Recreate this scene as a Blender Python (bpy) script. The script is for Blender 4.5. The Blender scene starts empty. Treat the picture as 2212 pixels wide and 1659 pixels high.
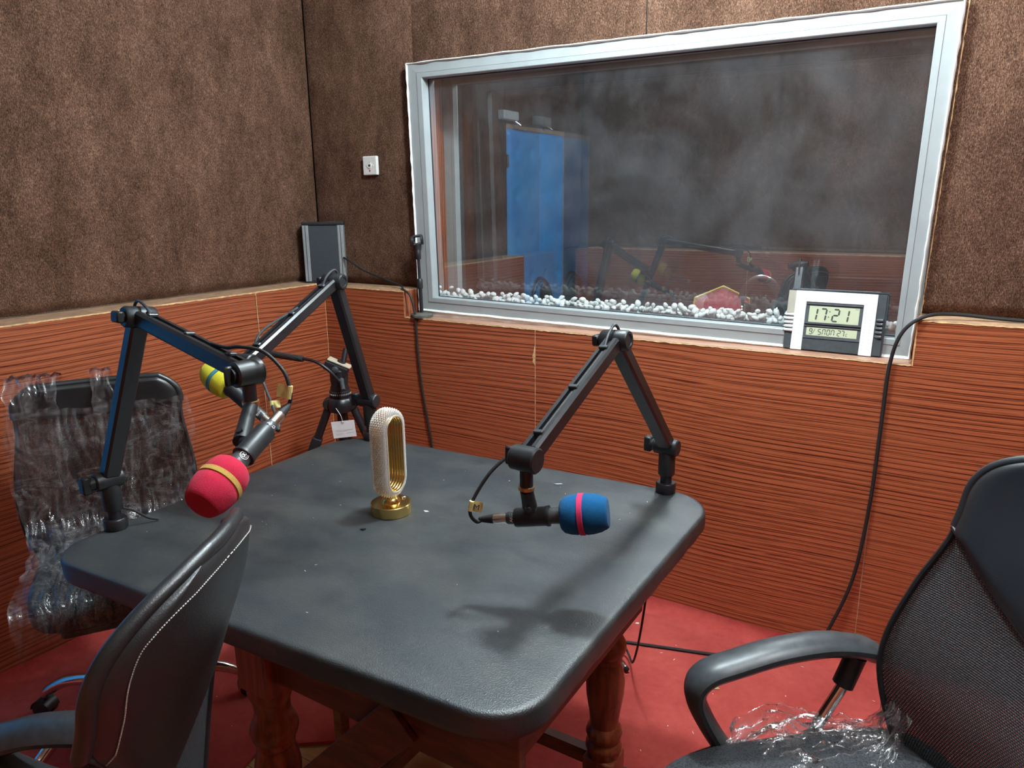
import bpy, bmesh, math, random
from mathutils import Vector, Matrix, noise as mnoise
random.seed(7)
S = bpy.context.scene
C = S.collection
PI = math.pi

# ------------------------------------------------------------------ camera
cam_data = bpy.data.cameras.new('camera')
cam = bpy.data.objects.new('camera', cam_data)
C.objects.link(cam)
S.camera = cam
F_PX, YAW, PITCH, ROLL = 1576.53, 0.55464, 0.24738, -0.009786
cam_data.sensor_width = 36.0
cam_data.lens = F_PX / 2212 * 36.0
cam_data.clip_start = 0.01
_f = Vector((-math.sin(YAW) * math.cos(PITCH), math.cos(YAW) * math.cos(PITCH), -math.sin(PITCH)))
_r = Vector((math.cos(YAW), math.sin(YAW), 0))
_u = _r.cross(_f)
_r2 = math.cos(ROLL) * _r + math.sin(ROLL) * _u
_u2 = -math.sin(ROLL) * _r + math.cos(ROLL) * _u
M = Matrix((( _r2.x, _u2.x, -_f.x, 2.4717), (_r2.y, _u2.y, -_f.y, -2.3775), (_r2.z, _u2.z, -_f.z, 1.5), (0, 0, 0, 1)))
cam.matrix_world = M

# ------------------------------------------------------------------ world, exposure, lamp and added fill lights
world = bpy.data.worlds.new('world')
S.world = world
world.use_nodes = True
world.node_tree.nodes['Background'].inputs[0].default_value = (0.02, 0.022, 0.025, 1)
world.node_tree.nodes['Background'].inputs[1].default_value = 1.0
S.view_settings.view_transform = 'Standard'
S.view_settings.look = 'None'
S.view_settings.exposure = 0.56
S.view_settings.gamma = 1.0
S.view_settings.use_curve_mapping = False


def lamp(name, loc, energy, size, color, kind='POINT'):
    d = bpy.data.lights.new(name, kind)
    d.energy = energy
    d.color = color
    if kind == 'AREA':
        d.shape = 'DISK'
        d.size = size
    else:
        d.shadow_soft_size = size
    o = bpy.data.objects.new(name, d)
    C.objects.link(o)
    o.location = loc
    return o


LAMP_A = (1.68, -0.62, 2.60)
FILL_B = (2.65, -1.15, 2.60)  # made-up fill light that brightens the room and right panelling
lamp('lamp_and_fill_light', LAMP_A, 78, 0.08, (0.80, 0.95, 1.0))
lamp('lamp_and_fill_light', FILL_B, 44, 0.16, (0.93, 0.97, 1.0))
lamp('lamp_and_fill_light', (1.6, 0.90, 2.3), 60, 0.15, (0.9, 0.95, 1.0))  # added light, no known source; lifts the items behind the glass


# ------------------------------------------------------------------ node helpers
MATS = {}


def new_mat(name):
    m = bpy.data.materials.new(name)
    m.use_nodes = True
    nt = m.node_tree
    for n in list(nt.nodes):
        nt.nodes.remove(n)
    out = nt.nodes.new('ShaderNodeOutputMaterial')
    MATS[name] = m
    return m, nt, out


def N(nt, t, **kw):
    n = nt.nodes.new(t)
    for k, v in kw.items():
        if k.startswith('i_'):
            key = k[2:]
            n.inputs[int(key) if key.isdigit() else key.replace('_', ' ')].default_value = v
        else:
            setattr(n, k, v)
    return n


def L(nt, a, b):
    nt.links.new(a, b)


def coords(nt, kind='Object', scale=(1, 1, 1), rot=(0, 0, 0)):
    tc = N(nt, 'ShaderNodeTexCoord')
    mp = N(nt, 'ShaderNodeMapping')
    mp.inputs['Scale'].default_value = scale
    mp.inputs['Rotation'].default_value = rot
    L(nt, tc.outputs[kind], mp.inputs['Vector'])
    return mp.outputs[0]


def ramp(nt, fac, stops):
    r = N(nt, 'ShaderNodeValToRGB')
    e = r.color_ramp.elements
    while len(e) > 1:
        e.remove(e[-1])
    e[0].position = stops[0][0]
    e[0].color = (*stops[0][1], 1)
    for p_, c_ in stops[1:]:
        x = e.new(p_)
        x.color = (*c_, 1)
    L(nt, fac, r.inputs[0])
    return r.outputs[0]


def math_n(nt, op, a, b=None, clamp=False):
    n = N(nt, 'ShaderNodeMath', operation=op)
    n.use_clamp = clamp
    for i, v in enumerate((a, b)):
        if v is None:
            continue
        if isinstance(v, (int, float)):
            n.inputs[i].default_value = v
        else:
            L(nt, v, n.inputs[i])
    return n.outputs[0]


def noise_n(nt, vec, scale, detail=3.0, rough=0.55, dist=0.0):
    n = N(nt, 'ShaderNodeTexNoise')
    n.inputs['Scale'].default_value = scale
    n.inputs['Detail'].default_value = detail
    n.inputs['Roughness'].default_value = rough
    n.inputs['Distortion'].default_value = dist
    L(nt, vec, n.inputs['Vector'])
    return n.outputs[0]


def mix_c(nt, fac, a, b, mode='MIX'):
    n = N(nt, 'ShaderNodeMix', data_type='RGBA', blend_type=mode)
    if isinstance(fac, (int, float)):
        n.inputs[0].default_value = fac
    else:
        L(nt, fac, n.inputs[0])
    for i, v in ((6, a), (7, b)):
        if isinstance(v, tuple):
            n.inputs[i].default_value = (*v, 1)
        else:
            L(nt, v, n.inputs[i])
    return n.outputs[2]


def bump(nt, h, strength, dist=0.01, normal=None):
    b = N(nt, 'ShaderNodeBump')
    b.inputs['Strength'].default_value = strength
    b.inputs['Distance'].default_value = dist
    L(nt, h, b.inputs['Height'])
    if normal is not None:
        L(nt, normal, b.inputs['Normal'])
    return b.outputs[0]


def pbsdf(nt, out, color=(0.5, 0.5, 0.5), rough=0.5, metal=0.0, spec=0.5, normal=None, **kw):
    b = N(nt, 'ShaderNodeBsdfPrincipled')
    if isinstance(color, tuple):
        b.inputs['Base Color'].default_value = (*color, 1)
    else:
        L(nt, color, b.inputs['Base Color'])
    if isinstance(rough, (int, float)):
        b.inputs['Roughness'].default_value = rough
    else:
        L(nt, rough, b.inputs['Roughness'])
    b.inputs['Metallic'].default_value = metal
    b.inputs['Specular IOR Level'].default_value = spec
    if normal is not None:
        L(nt, normal, b.inputs['Normal'])
    for k, v in kw.items():
        b.inputs[k.replace('_', ' ')].default_value = v
    if out is not None:
        L(nt, b.outputs[0], out.inputs[0])
    return b


def plain(name, color, rough=0.5, metal=0.0, spec=0.5, nscale=60.0, var=0.12, bstr=0.05, **kw):
    """slightly uneven procedural paint / plastic / metal"""
    m, nt, out = new_mat(name)
    v = coords(nt)
    n = noise_n(nt, v, nscale, 4)
    lo = tuple(c * (1 - var) for c in color)
    hi = tuple(min(1, c * (1 + var)) for c in color)
    col = ramp(nt, n, [(0.3, lo), (0.7, hi)])
    nn = noise_n(nt, v, nscale * 6, 2)
    rg = math_n(nt, 'ADD', math_n(nt, 'MULTIPLY', n, 0.12), rough - 0.06)
    pbsdf(nt, out, col, rg, metal, spec, bump(nt, nn, bstr, 0.001), **kw)
    return m


def wood_laminate(name, axis, light, dark, gloss=0.32):
    """straight striped veneer, grain runs along `axis` of the object"""
    m, nt, out = new_mat(name)
    ai = 'xyz'.index(axis)
    tc = N(nt, 'ShaderNodeTexCoord')
    sp_n = N(nt, 'ShaderNodeSeparateXYZ')
    L(nt, tc.outputs['Object'], sp_n.inputs[0])
    across = sp_n.outputs[2] if axis != 'z' else math_n(nt, 'ADD', sp_n.outputs[0], sp_n.outputs[1])

    def aniso(hi, lo):
        sc = [hi, hi, hi]
        sc[ai] = lo
        return coords(nt, scale=tuple(sc))
    j1 = noise_n(nt, aniso(16, 0.5), 1.0, 2, 0.5)
    j2 = noise_n(nt, aniso(40, 0.8), 1.0, 2, 0.5)
    amp = noise_n(nt, aniso(9, 0.7), 1.0, 1, 0.5)
    drift = noise_n(nt, coords(nt), 0.9, 1)
    base_z = math_n(nt, 'ADD', across, math_n(nt, 'MULTIPLY', drift, 0.06))
    w1 = math_n(nt, 'SINE', math_n(nt, 'ADD', math_n(nt, 'MULTIPLY', base_z, 2 * PI * 60), math_n(nt, 'MULTIPLY', j1, 20.0)))
    w2 = math_n(nt, 'SINE', math_n(nt, 'ADD', math_n(nt, 'MULTIPLY', base_z, 2 * PI * 165), math_n(nt, 'MULTIPLY', j2, 26.0)))
    n3 = noise_n(nt, aniso(520, 10), 1.0, 2, 0.6)
    f = math_n(nt, 'ADD', math_n(nt, 'MULTIPLY', w1, math_n(nt, 'MULTIPLY', amp, 0.34)), math_n(nt, 'MULTIPLY', w2, 0.18))
    f = math_n(nt, 'ADD', math_n(nt, 'ADD', f, 0.5), math_n(nt, 'MULTIPLY', math_n(nt, 'SUBTRACT', n3, 0.5), 0.55))
    mid = tuple((a_ * 0.55 + b_ * 0.45) for a_, b_ in zip(light, dark))
    col = ramp(nt, f, [(0.22, dark), (0.40, mid), (0.58, light), (0.85, tuple(x * 1.12 for x in light))])
    blot = noise_n(nt, coords(nt), 3.0, 3)
    rg = math_n(nt, 'ADD', math_n(nt, 'MULTIPLY', blot, 0.22), gloss - 0.10)
    pbsdf(nt, out, col, rg, 0, 0.5, bump(nt, f, 0.10, 0.0015))
    return m


def carpet(name, lo, mid, hi, fib=1.3, bstr=0.9):
    m, nt, out = new_mat(name)
    tc = N(nt, 'ShaderNodeTexCoord')
    fibs = []
    for ang in (0.6, -0.7, 1.5, 0.1):
        for pl in (0,):
            mp = N(nt, 'ShaderNodeMapping')
            mp.inputs['Rotation'].default_value = (ang, ang * 0.9, ang)
            mp.inputs['Scale'].default_value = (420 * fib, 420 * fib, 95 * fib)
            L(nt, tc.outputs['Object'], mp.inputs['Vector'])
            fibs.append(noise_n(nt, mp.outputs[0], 1.0, 2, 0.6, 0.3))
    sel = noise_n(nt, tc.outputs['Object'], 90 * fib, 1)
    a = N(nt, 'ShaderNodeMix', data_type='FLOAT')
    s1 = math_n(nt, 'GREATER_THAN', sel, 0.5)
    L(nt, s1, a.inputs[0]); L(nt, fibs[0], a.inputs[2]); L(nt, fibs[1], a.inputs[3])
    b = N(nt, 'ShaderNodeMix', data_type='FLOAT')
    s2 = math_n(nt, 'GREATER_THAN', noise_n(nt, tc.outputs['Object'], 70 * fib, 1), 0.5)
    L(nt, s2, b.inputs[0]); L(nt, a.outputs[0], b.inputs[2]); L(nt, fibs[2], b.inputs[3])
    f = b.outputs[0]
    big = noise_n(nt, coords(nt, scale=(1, 1, 0.55)), 7.0, 5, 0.65)
    mic = noise_n(nt, tc.outputs['Object'], 130.0 * fib, 4, 0.75)
    h = math_n(nt, 'ADD', math_n(nt, 'MULTIPLY', f, 0.62), math_n(nt, 'MULTIPLY', mic, 0.38))
    med = noise_n(nt, coords(nt, scale=(1, 1, 0.6)), 34.0, 3, 0.6)
    g = math_n(nt, 'ADD', math_n(nt, 'MULTIPLY', h, 0.70), math_n(nt, 'ADD', math_n(nt, 'MULTIPLY', big, 0.20), math_n(nt, 'MULTIPLY', med, 0.10)))
    col = ramp(nt, g, [(0.37, lo), (0.50, mid), (0.63, hi)])
    bs = pbsdf(nt, out, col, 0.9, 0, 0.12, bump(nt, h, bstr, 0.006))
    return m


carpet('wall_carpet', (0.018, 0.009, 0.006), (0.125, 0.064, 0.040), (0.36, 0.205, 0.140))
m_floor, nt, out = new_mat('floor_carpet')
v = coords(nt)
n1 = noise_n(nt, v, 5.0, 5, 0.65)
n2 = noise_n(nt, v, 420.0, 3, 0.7)
n3 = noise_n(nt, coords(nt, scale=(1, 1, 1)), 38.0, 3, 0.6)
g = math_n(nt, 'ADD', math_n(nt, 'MULTIPLY', n1, 0.5), math_n(nt, 'ADD', math_n(nt, 'MULTIPLY', n2, 0.3), math_n(nt, 'MULTIPLY', n3, 0.2)))
col = ramp(nt, g, [(0.35, (0.34, 0.040, 0.034)), (0.5, (0.46, 0.066, 0.055)), (0.66, (0.56, 0.10, 0.08))])
bs = pbsdf(nt, out, col, 0.95, 0, 0.1, bump(nt, n2, 0.6, 0.003))
bs.inputs['Sheen Weight'].default_value = 0.15

wood_laminate('panel_wood_y', 'y', (0.375, 0.106, 0.044), (0.115, 0.021, 0.009))
wood_laminate('panel_wood_x', 'x', (0.40, 0.114, 0.046), (0.120, 0.022, 0.010))
wood_laminate('panel_wood_z', 'z', (0.40, 0.114, 0.046), (0.120, 0.022, 0.010))
wood_laminate('sill_wood', 'x', (0.42, 0.23, 0.155), (0.34, 0.16, 0.10), 0.3)
plain('raw_wood', (0.62, 0.40, 0.20), 0.8, nscale=40, var=0.35)
plain('ledge_wood', (0.42, 0.25, 0.15), 0.6, nscale=30, var=0.25)
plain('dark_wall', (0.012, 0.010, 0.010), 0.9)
plain('wall_backing', (0.10, 0.07, 0.05), 0.9)
plain('ceiling_paint', (0.75, 0.76, 0.76), 0.9, nscale=20)
plain('aluminium', (0.33, 0.36, 0.365), 0.42, 0.0, 0.5, nscale=14, var=0.05)
plain('aluminium_edge', (0.62, 0.72, 0.76), 0.35, 0.0, 0.5, nscale=14, var=0.05)
plain('silicone', (0.80, 0.80, 0.76), 0.5, nscale=50, var=0.06)
plain('gasket', (0.02, 0.022, 0.025), 0.5)
plain('pebble_white', (0.94, 0.95, 0.93), 0.35, nscale=30, var=0.06)
plain('black_plastic', (0.016, 0.018, 0.020), 0.42, nscale=80, var=0.2)
plain('black_metal', (0.011, 0.012, 0.015), 0.36, 0.0, 0.65, nscale=80, var=0.2)
plain('black_rubber', (0.014, 0.014, 0.015), 0.65, nscale=80, var=0.2)
plain('dusty_rubber', (0.085, 0.085, 0.07), 0.7, nscale=40, var=0.35)
plain('arm_grey', (0.045, 0.052, 0.058), 0.38, nscale=60, var=0.25)
plain('chrome', (0.80, 0.80, 0.80), 0.10, 1.0, nscale=20, var=0.03, bstr=0.0)
plain('nickel', (0.78, 0.74, 0.68), 0.22, 1.0, nscale=60, var=0.05)
plain('brass', (0.72, 0.46, 0.20), 0.3, 1.0, nscale=60, var=0.08)
plain('gold', (0.80, 0.56, 0.20), 0.20, 1.0, nscale=30, var=0.06, bstr=0.01)
plain('white_plastic', (0.80, 0.80, 0.77), 0.4, nscale=60, var=0.04)
plain('silver_plastic', (0.86, 0.89, 0.89), 0.38, 0.0, nscale=200, var=0.04)
plain('clock_dark', (0.055, 0.065, 0.072), 0.42, nscale=80, var=0.15)
plain('clock_bezel', (0.085, 0.095, 0.105), 0.35, nscale=80, var=0.15)
plain('clock_champagne', (0.58, 0.56, 0.46), 0.35, 0.3, nscale=80, var=0.05)
plain('lcd_green', (0.56, 0.61, 0.42), 0.35, nscale=9, var=0.05)
plain('lcd_ink', (0.05, 0.065, 0.055), 0.5)
plain('lcd_ink_pale', (0.28, 0.33, 0.25), 0.5)
plain('mic_grey', (0.075, 0.082, 0.088), 0.38, 0.3, nscale=120, var=0.15)
plain('speaker_grey', (0.30, 0.33, 0.34), 0.42, 0.2, nscale=60, var=0.08)
plain('tape_yellow', (0.76, 0.68, 0.27), 0.55, nscale=90, var=0.12)
plain('ink', (0.03, 0.03, 0.09), 0.6)
plain('white_paint', (0.82, 0.83, 0.83), 0.5, nscale=40, var=0.05)
plain('grey_print', (0.35, 0.37, 0.38), 0.6)
plain('red_paint', (0.55, 0.03, 0.03), 0.5)
plain('tan_plate', (0.55, 0.47, 0.34), 0.5, nscale=40, var=0.1)
plain('stitch_thread', (0.55, 0.54, 0.50), 0.7)
plain('red_fabric', (0.42, 0.06, 0.08), 0.8, nscale=60)
plain('yellow_trim', (0.62, 0.42, 0.07), 0.6, nscale=60)
plain('desk_grey', (0.035, 0.042, 0.046), 0.5, nscale=20)
plain('white_chip', (0.85, 0.84, 0.80), 0.7)
plain('tan_chip', (0.45, 0.33, 0.17), 0.7)
plain('door_white', (0.6, 0.62, 0.62), 0.5)


def foam(name, col):
    m, nt, out = new_mat(name)
    v = coords(nt)
    n = noise_n(nt, v, 900, 2, 0.7)
    c = ramp(nt, n, [(0.3, tuple(x * 0.72 for x in col)), (0.65, col)])
    b = pbsdf(nt, out, c, 0.95, 0, 0.1, bump(nt, n, 0.7, 0.0015))
    b.inputs['Sheen Weight'].default_value = 0.08
    return m


foam('foam_red', (0.64, 0.028, 0.072))
foam('foam_blue', (0.010, 0.115, 0.29))
foam('foam_yellow', (0.80, 0.74, 0.05))
foam('band_tan', (0.62, 0.40, 0.10))
foam('band_pink', (0.72, 0.05, 0.16))
foam('band_teal', (0.08, 0.28, 0.33))

# leather
def leather(name, col, rough, scale, bstr, dust=None):
    m, nt, out = new_mat(name)
    v = coords(nt)
    vo = N(nt, 'ShaderNodeTexVoronoi', feature='F1')
    vo.inputs['Scale'].default_value = scale
    L(nt, v, vo.inputs['Vector'])
    n = noise_n(nt, v, 6, 5, 0.65)
    n2 = noise_n(nt, v, scale * 0.8, 3, 0.6)
    base = ramp(nt, n, [(0.3, tuple(c * 0.8 for c in col)), (0.7, tuple(c * 1.25 for c in col))])
    if dust:
        d = ramp(nt, noise_n(nt, coords(nt, scale=(1, 1.6, 1)), 4.5, 6, 0.7), [(0.42, (0, 0, 0)), (0.72, (1, 1, 1))])
        dm = math_n(nt, 'MULTIPLY', d, dust[1])
        base = mix_c(nt, dm, base, dust[0])
    rg = math_n(nt, 'ADD', math_n(nt, 'MULTIPLY', n, 0.2), rough - 0.1)
    h = math_n(nt, 'ADD', vo.outputs['Distance'], n2)
    pbsdf(nt, out, base, rg, 0, 0.8, bump(nt, h, bstr, 0.0015))
    return m


leather('table_leather', (0.018, 0.025, 0.030), 0.46, 420, 0.26, ((0.12, 0.118, 0.098), 0.36))
leather('chair_leather', (0.013, 0.015, 0.017), 0.38, 520, 0.10)

# turned wood
m, nt, out = new_mat('leg_wood')
n = noise_n(nt, coords(nt, scale=(60, 60, 5)), 1, 4, 0.6)
col = ramp(nt, n, [(0.3, (0.075, 0.018, 0.007)), (0.55, (0.20, 0.050, 0.017)), (0.75, (0.30, 0.085, 0.03))])
pbsdf(nt, out, col, 0.32, 0, 0.5, bump(nt, n, 0.15, 0.002))
m, nt, out = new_mat('rail_wood')
n = noise_n(nt, coords(nt, scale=(8, 8, 60)), 1, 4, 0.6)
col = ramp(nt, n, [(0.3, (0.06, 0.018, 0.009)), (0.6, (0.14, 0.042, 0.018)), (0.8, (0.22, 0.075, 0.03))])
pbsdf(nt, out, col, 0.5, 0, 0.4, bump(nt, n, 0.15, 0.002))
m, nt, out = new_mat('stool_wood')
n = noise_n(nt, coords(nt, scale=(12, 12, 50)), 1, 4, 0.6)
col = ramp(nt, n, [(0.3, (0.20, 0.09, 0.035)), (0.6, (0.36, 0.19, 0.08)), (0.8, (0.42, 0.25, 0.12))])
pbsdf(nt, out, col, 0.6, 0, 0.4, bump(nt, n, 0.15, 0.002))
m, nt, out = new_mat('plank_wood')
n = noise_n(nt, coords(nt, scale=(4, 30, 30)), 1, 5, 0.6)
col = ramp(nt, n, [(0.3, (0.40, 0.24, 0.09)), (0.6, (0.60, 0.40, 0.17)), (0.8, (0.66, 0.46, 0.22))])
pbsdf(nt, out, col, 0.6, 0, 0.3, bump(nt, n, 0.1, 0.002))

# padded blue door vinyl
m, nt, out = new_mat('blue_vinyl')
n = noise_n(nt, coords(nt), 5, 4)
col = ramp(nt, n, [(0.3, (0.030, 0.33, 0.86)), (0.7, (0.05, 0.45, 1.0))])
pbsdf(nt, out, col, 0.4, 0, 0.5)

# chair mesh fabric (UV in metres): threads with real holes between them
m, nt, out = new_mat('mesh_fabric')
uvn = N(nt, 'ShaderNodeTexCoord')
sp = N(nt, 'ShaderNodeSeparateXYZ')
L(nt, uvn.outputs['UV'], sp.inputs[0])
row = math_n(nt, 'FLOOR', math_n(nt, 'MULTIPLY', sp.outputs[1], 260))
par = math_n(nt, 'MULTIPLY', math_n(nt, 'MODULO', row, 2.0), 0.5)
fu = math_n(nt, 'FRACT', math_n(nt, 'ADD', math_n(nt, 'MULTIPLY', sp.outputs[0], 200), par))
fv = math_n(nt, 'FRACT', math_n(nt, 'MULTIPLY', sp.outputs[1], 260))
du = math_n(nt, 'ABSOLUTE', math_n(nt, 'SUBTRACT', fu, 0.5))
dv = math_n(nt, 'ABSOLUTE', math_n(nt, 'SUBTRACT', fv, 0.5))
dd = math_n(nt, 'ADD', math_n(nt, 'POWER', math_n(nt, 'MULTIPLY', du, 2.2), 2.0), math_n(nt, 'POWER', math_n(nt, 'MULTIPLY', dv, 2.2), 2.0))
hole = math_n(nt, 'LESS_THAN', dd, 0.30)
b = pbsdf(nt, None, (0.040, 0.050, 0.056), 0.6, 0, 0.4, bump(nt, dd, 0.6, 0.002))
tr = N(nt, 'ShaderNodeBsdfTransparent')
mx = N(nt, 'ShaderNodeMixShader')
L(nt, math_n(nt, 'MULTIPLY', hole, 0.28), mx.inputs[0])
L(nt, b.outputs[0], mx.inputs[1]); L(nt, tr.outputs[0], mx.inputs[2])
L(nt, mx.outputs[0], out.inputs[0])

m, nt, out = new_mat('seat_fabric')
v = coords(nt)
vo = N(nt, 'ShaderNodeTexVoronoi', feature='F1')
vo.inputs['Scale'].default_value = 260
L(nt, v, vo.inputs['Vector'])
col = ramp(nt, vo.outputs['Distance'], [(0.1, (0.012, 0.013, 0.015)), (0.6, (0.045, 0.05, 0.055))])
pbsdf(nt, out, col, 0.75, 0, 0.3, bump(nt, vo.outputs['Distance'], 0.6, 0.002))

# speaker grille
m, nt, out = new_mat('speaker_grille')
tc = N(nt, 'ShaderNodeTexCoord')
vo = N(nt, 'ShaderNodeTexVoronoi', feature='F1')
vo.inputs['Scale'].default_value = 320
vo.inputs['Randomness'].default_value = 0.0
L(nt, tc.outputs['Object'], vo.inputs['Vector'])
col = ramp(nt, vo.outputs['Distance'], [(0.25, (0.012, 0.014, 0.018)), (0.55, (0.07, 0.085, 0.10))])
pbsdf(nt, out, col, 0.5, 0.3, 0.5, bump(nt, vo.outputs['Distance'], 0.5, 0.002))

# knurled grip
m, nt, out = new_mat('knurled_grip')
vo = N(nt, 'ShaderNodeTexVoronoi', feature='F1')
vo.inputs['Scale'].default_value = 260
vo.inputs['Randomness'].default_value = 0.15
L(nt, coords(nt), vo.inputs['Vector'])
col = ramp(nt, vo.outputs['Distance'], [(0.2, (0.06, 0.062, 0.065)), (0.6, (0.02, 0.02, 0.022))])
pbsdf(nt, out, col, 0.6, 0, 0.4, bump(nt, vo.outputs['Distance'], 0.6, 0.002))


# window glass: clear + mirror reflection + a film of dust that catches the lamp light
def glass_mat(name, refl, dust_lo, dust_hi):
    m, nt, out = new_mat(name)
    v = coords(nt)
    tr = N(nt, 'ShaderNodeBsdfTransparent')
    tr.inputs[0].default_value = (0.95, 0.985, 0.98, 1)
    gl = N(nt, 'ShaderNodeBsdfGlossy')
    gl.inputs['Roughness'].default_value = 0.0
    gl.inputs['Color'].default_value = (0.93, 0.96, 1.0, 1)
    lw = N(nt, 'ShaderNodeLayerWeight')
    lw.inputs['Blend'].default_value = 0.25
    fac = math_n(nt, 'ADD', math_n(nt, 'MULTIPLY', lw.outputs['Fresnel'], 0.6), refl)
    mx = N(nt, 'ShaderNodeMixShader')
    L(nt, fac, mx.inputs[0]); L(nt, tr.outputs[0], mx.inputs[1]); L(nt, gl.outputs[0], mx.inputs[2])
    df = N(nt, 'ShaderNodeBsdfDiffuse')
    df.inputs[0].default_value = (0.62, 0.68, 0.74, 1)
    n1 = noise_n(nt, v, 2.4, 5, 0.62, 0.6)
    n2 = noise_n(nt, coords(nt, scale=(1, 1, 0.5)), 14, 4, 0.6)
    n = math_n(nt, 'ADD', math_n(nt, 'MULTIPLY', n1, 0.8), math_n(nt, 'MULTIPLY', n2, 0.2))
    d = N(nt, 'ShaderNodeMapRange')
    d.inputs[1].default_value = 0.40; d.inputs[2].default_value = 0.68
    d.inputs[3].default_value = dust_lo; d.inputs[4].default_value = dust_hi
    L(nt, n, d.inputs[0])
    m2 = N(nt, 'ShaderNodeMixShader')
    L(nt, d.outputs[0], m2.inputs[0]); L(nt, mx.outputs[0], m2.inputs[1]); L(nt, df.outputs[0], m2.inputs[2])
    L(nt, m2.outputs[0], out.inputs[0])
    return m


glass_mat('glass_front', 0.25, 0.015, 0.09)
glass_mat('glass_rear', 0.13, 0.01, 0.03)

# cling film
m, nt, out = new_mat('plastic_film')
tr = N(nt, 'ShaderNodeBsdfTransparent')
tr.inputs[0].default_value = (0.93, 0.92, 0.92, 1)
gl = N(nt, 'ShaderNodeBsdfGlossy')
gl.inputs['Roughness'].default_value = 0.07
df = N(nt, 'ShaderNodeBsdfDiffuse')
df.inputs[0].default_value = (0.75, 0.72, 0.74, 1)
lw = N(nt, 'ShaderNodeLayerWeight')
lw.inputs['Blend'].default_value = 0.22
fine = noise_n(nt, coords(nt, scale=(1, 1, 0.4)), 20, 4, 0.6, 1.2)
nb = bump(nt, fine, 0.35, 0.012)
L(nt, nb, gl.inputs['Normal']); L(nt, nb, lw.inputs['Normal'])
m1 = N(nt, 'ShaderNodeMixShader')
L(nt, math_n(nt, 'ADD', math_n(nt, 'MULTIPLY', lw.outputs['Fresnel'], 0.9), 0.05, True), m1.inputs[0])
L(nt, tr.outputs[0], m1.inputs[1]); L(nt, gl.outputs[0], m1.inputs[2])
m2 = N(nt, 'ShaderNodeMixShader')
n_f = noise_n(nt, coords(nt, scale=(1, 1, 0.32)), 11, 3, 0.6, 0.9)
n_g = noise_n(nt, coords(nt, scale=(0.6, 0.6, 1), rot=(0.5, 0.3, 0)), 13, 3, 0.6, 0.9)
rid = math_n(nt, 'POWER', math_n(nt, 'SUBTRACT', 1.0, math_n(nt, 'ABSOLUTE', math_n(nt, 'MULTIPLY', math_n(nt, 'SUBTRACT', n_f, 0.5), 4.0)), True), 7.0)
rid2 = math_n(nt, 'POWER', math_n(nt, 'SUBTRACT', 1.0, math_n(nt, 'ABSOLUTE', math_n(nt, 'MULTIPLY', math_n(nt, 'SUBTRACT', n_g, 0.5), 4.0)), True), 10.0)
cloud = ramp(nt, noise_n(nt, coords(nt, scale=(1, 1, 0.45)), 7, 4, 0.65, 0.8), [(0.50, (0.0,) * 3), (0.80, (0.09,) * 3)])
milk = math_n(nt, 'ADD', cloud, math_n(nt, 'ADD', math_n(nt, 'MULTIPLY', rid, 0.07), math_n(nt, 'MULTIPLY', rid2, 0.09)), True)
L(nt, milk, m2.inputs[0]); L(nt, m1.outputs[0], m2.inputs[1]); L(nt, df.outputs[0], m2.inputs[2])
L(nt, m2.outputs[0], out.inputs[0])

# cut crystal acrylic
m, nt, out = new_mat('crystal')
b = pbsdf(nt, None, (0.94, 0.94, 0.91), 0.08, 0, 0.9)
tr = N(nt, 'ShaderNodeBsdfTransparent')
tr.inputs[0].default_value = (0.97, 0.95, 0.90, 1)
lw = N(nt, 'ShaderNodeLayerWeight')
lw.inputs['Blend'].default_value = 0.35
mx = N(nt, 'ShaderNodeMixShader')
L(nt, math_n(nt, 'ADD', math_n(nt, 'MULTIPLY', lw.outputs['Facing'], 0.65), 0.26, True), mx.inputs[0])
L(nt, tr.outputs[0], mx.inputs[1]); L(nt, b.outputs[0], mx.inputs[2])
L(nt, mx.outputs[0], out.inputs[0])


# ------------------------------------------------------------------ mesh helpers
def mat(o, *names):
    for n_ in names:
        o.data.materials.append(MATS[n_])


def obj(name, bm, material, parent=None, smooth=False, angle=40):
    me = bpy.data.meshes.new(name)
    bmesh.ops.recalc_face_normals(bm, faces=bm.faces)
    bm.to_mesh(me)
    bm.free()
    o = bpy.data.objects.new(name, me)
    C.objects.link(o)
    if material:
        me.materials.append(MATS[material])
    if smooth:
        for f in me.polygons:
            f.use_smooth = True
        try:
            me.set_sharp_from_angle(angle=math.radians(angle))
        except Exception:
            pass
    if parent is not None:
        o.parent = parent
    return o


def tag(o, label=None, cat=None, group=None, kind=None):
    if label:
        o['label'] = label
    if cat:
        o['category'] = cat
    if group:
        o['group'] = group
    if kind:
        o['kind'] = kind
    return o


def thing(name, label, cat, loc=(0, 0, 0), rotz=0.0, group=None):
    o = bpy.data.objects.new(name, None)
    o.empty_display_size = 0.05
    C.objects.link(o)
    o.location = loc
    o.rotation_euler = (0, 0, rotz)
    return tag(o, label, cat, group)


def box(bm, lo, hi, mtx=None):
    x0, y0, z0 = lo
    x1, y1, z1 = hi
    vs = [Vector(q) for q in ((x0, y0, z0), (x1, y0, z0), (x1, y1, z0), (x0, y1, z0), (x0, y0, z1), (x1, y0, z1), (x1, y1, z1), (x0, y1, z1))]
    if mtx is not None:
        vs = [mtx @ q for q in vs]
    v = [bm.verts.new(q) for q in vs]
    fs = [bm.faces.new([v[i] for i in f]) for f in ((0, 3, 2, 1), (4, 5, 6, 7), (0, 1, 5, 4), (1, 2, 6, 5), (2, 3, 7, 6), (3, 0, 4, 7))]
    return v, fs


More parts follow.
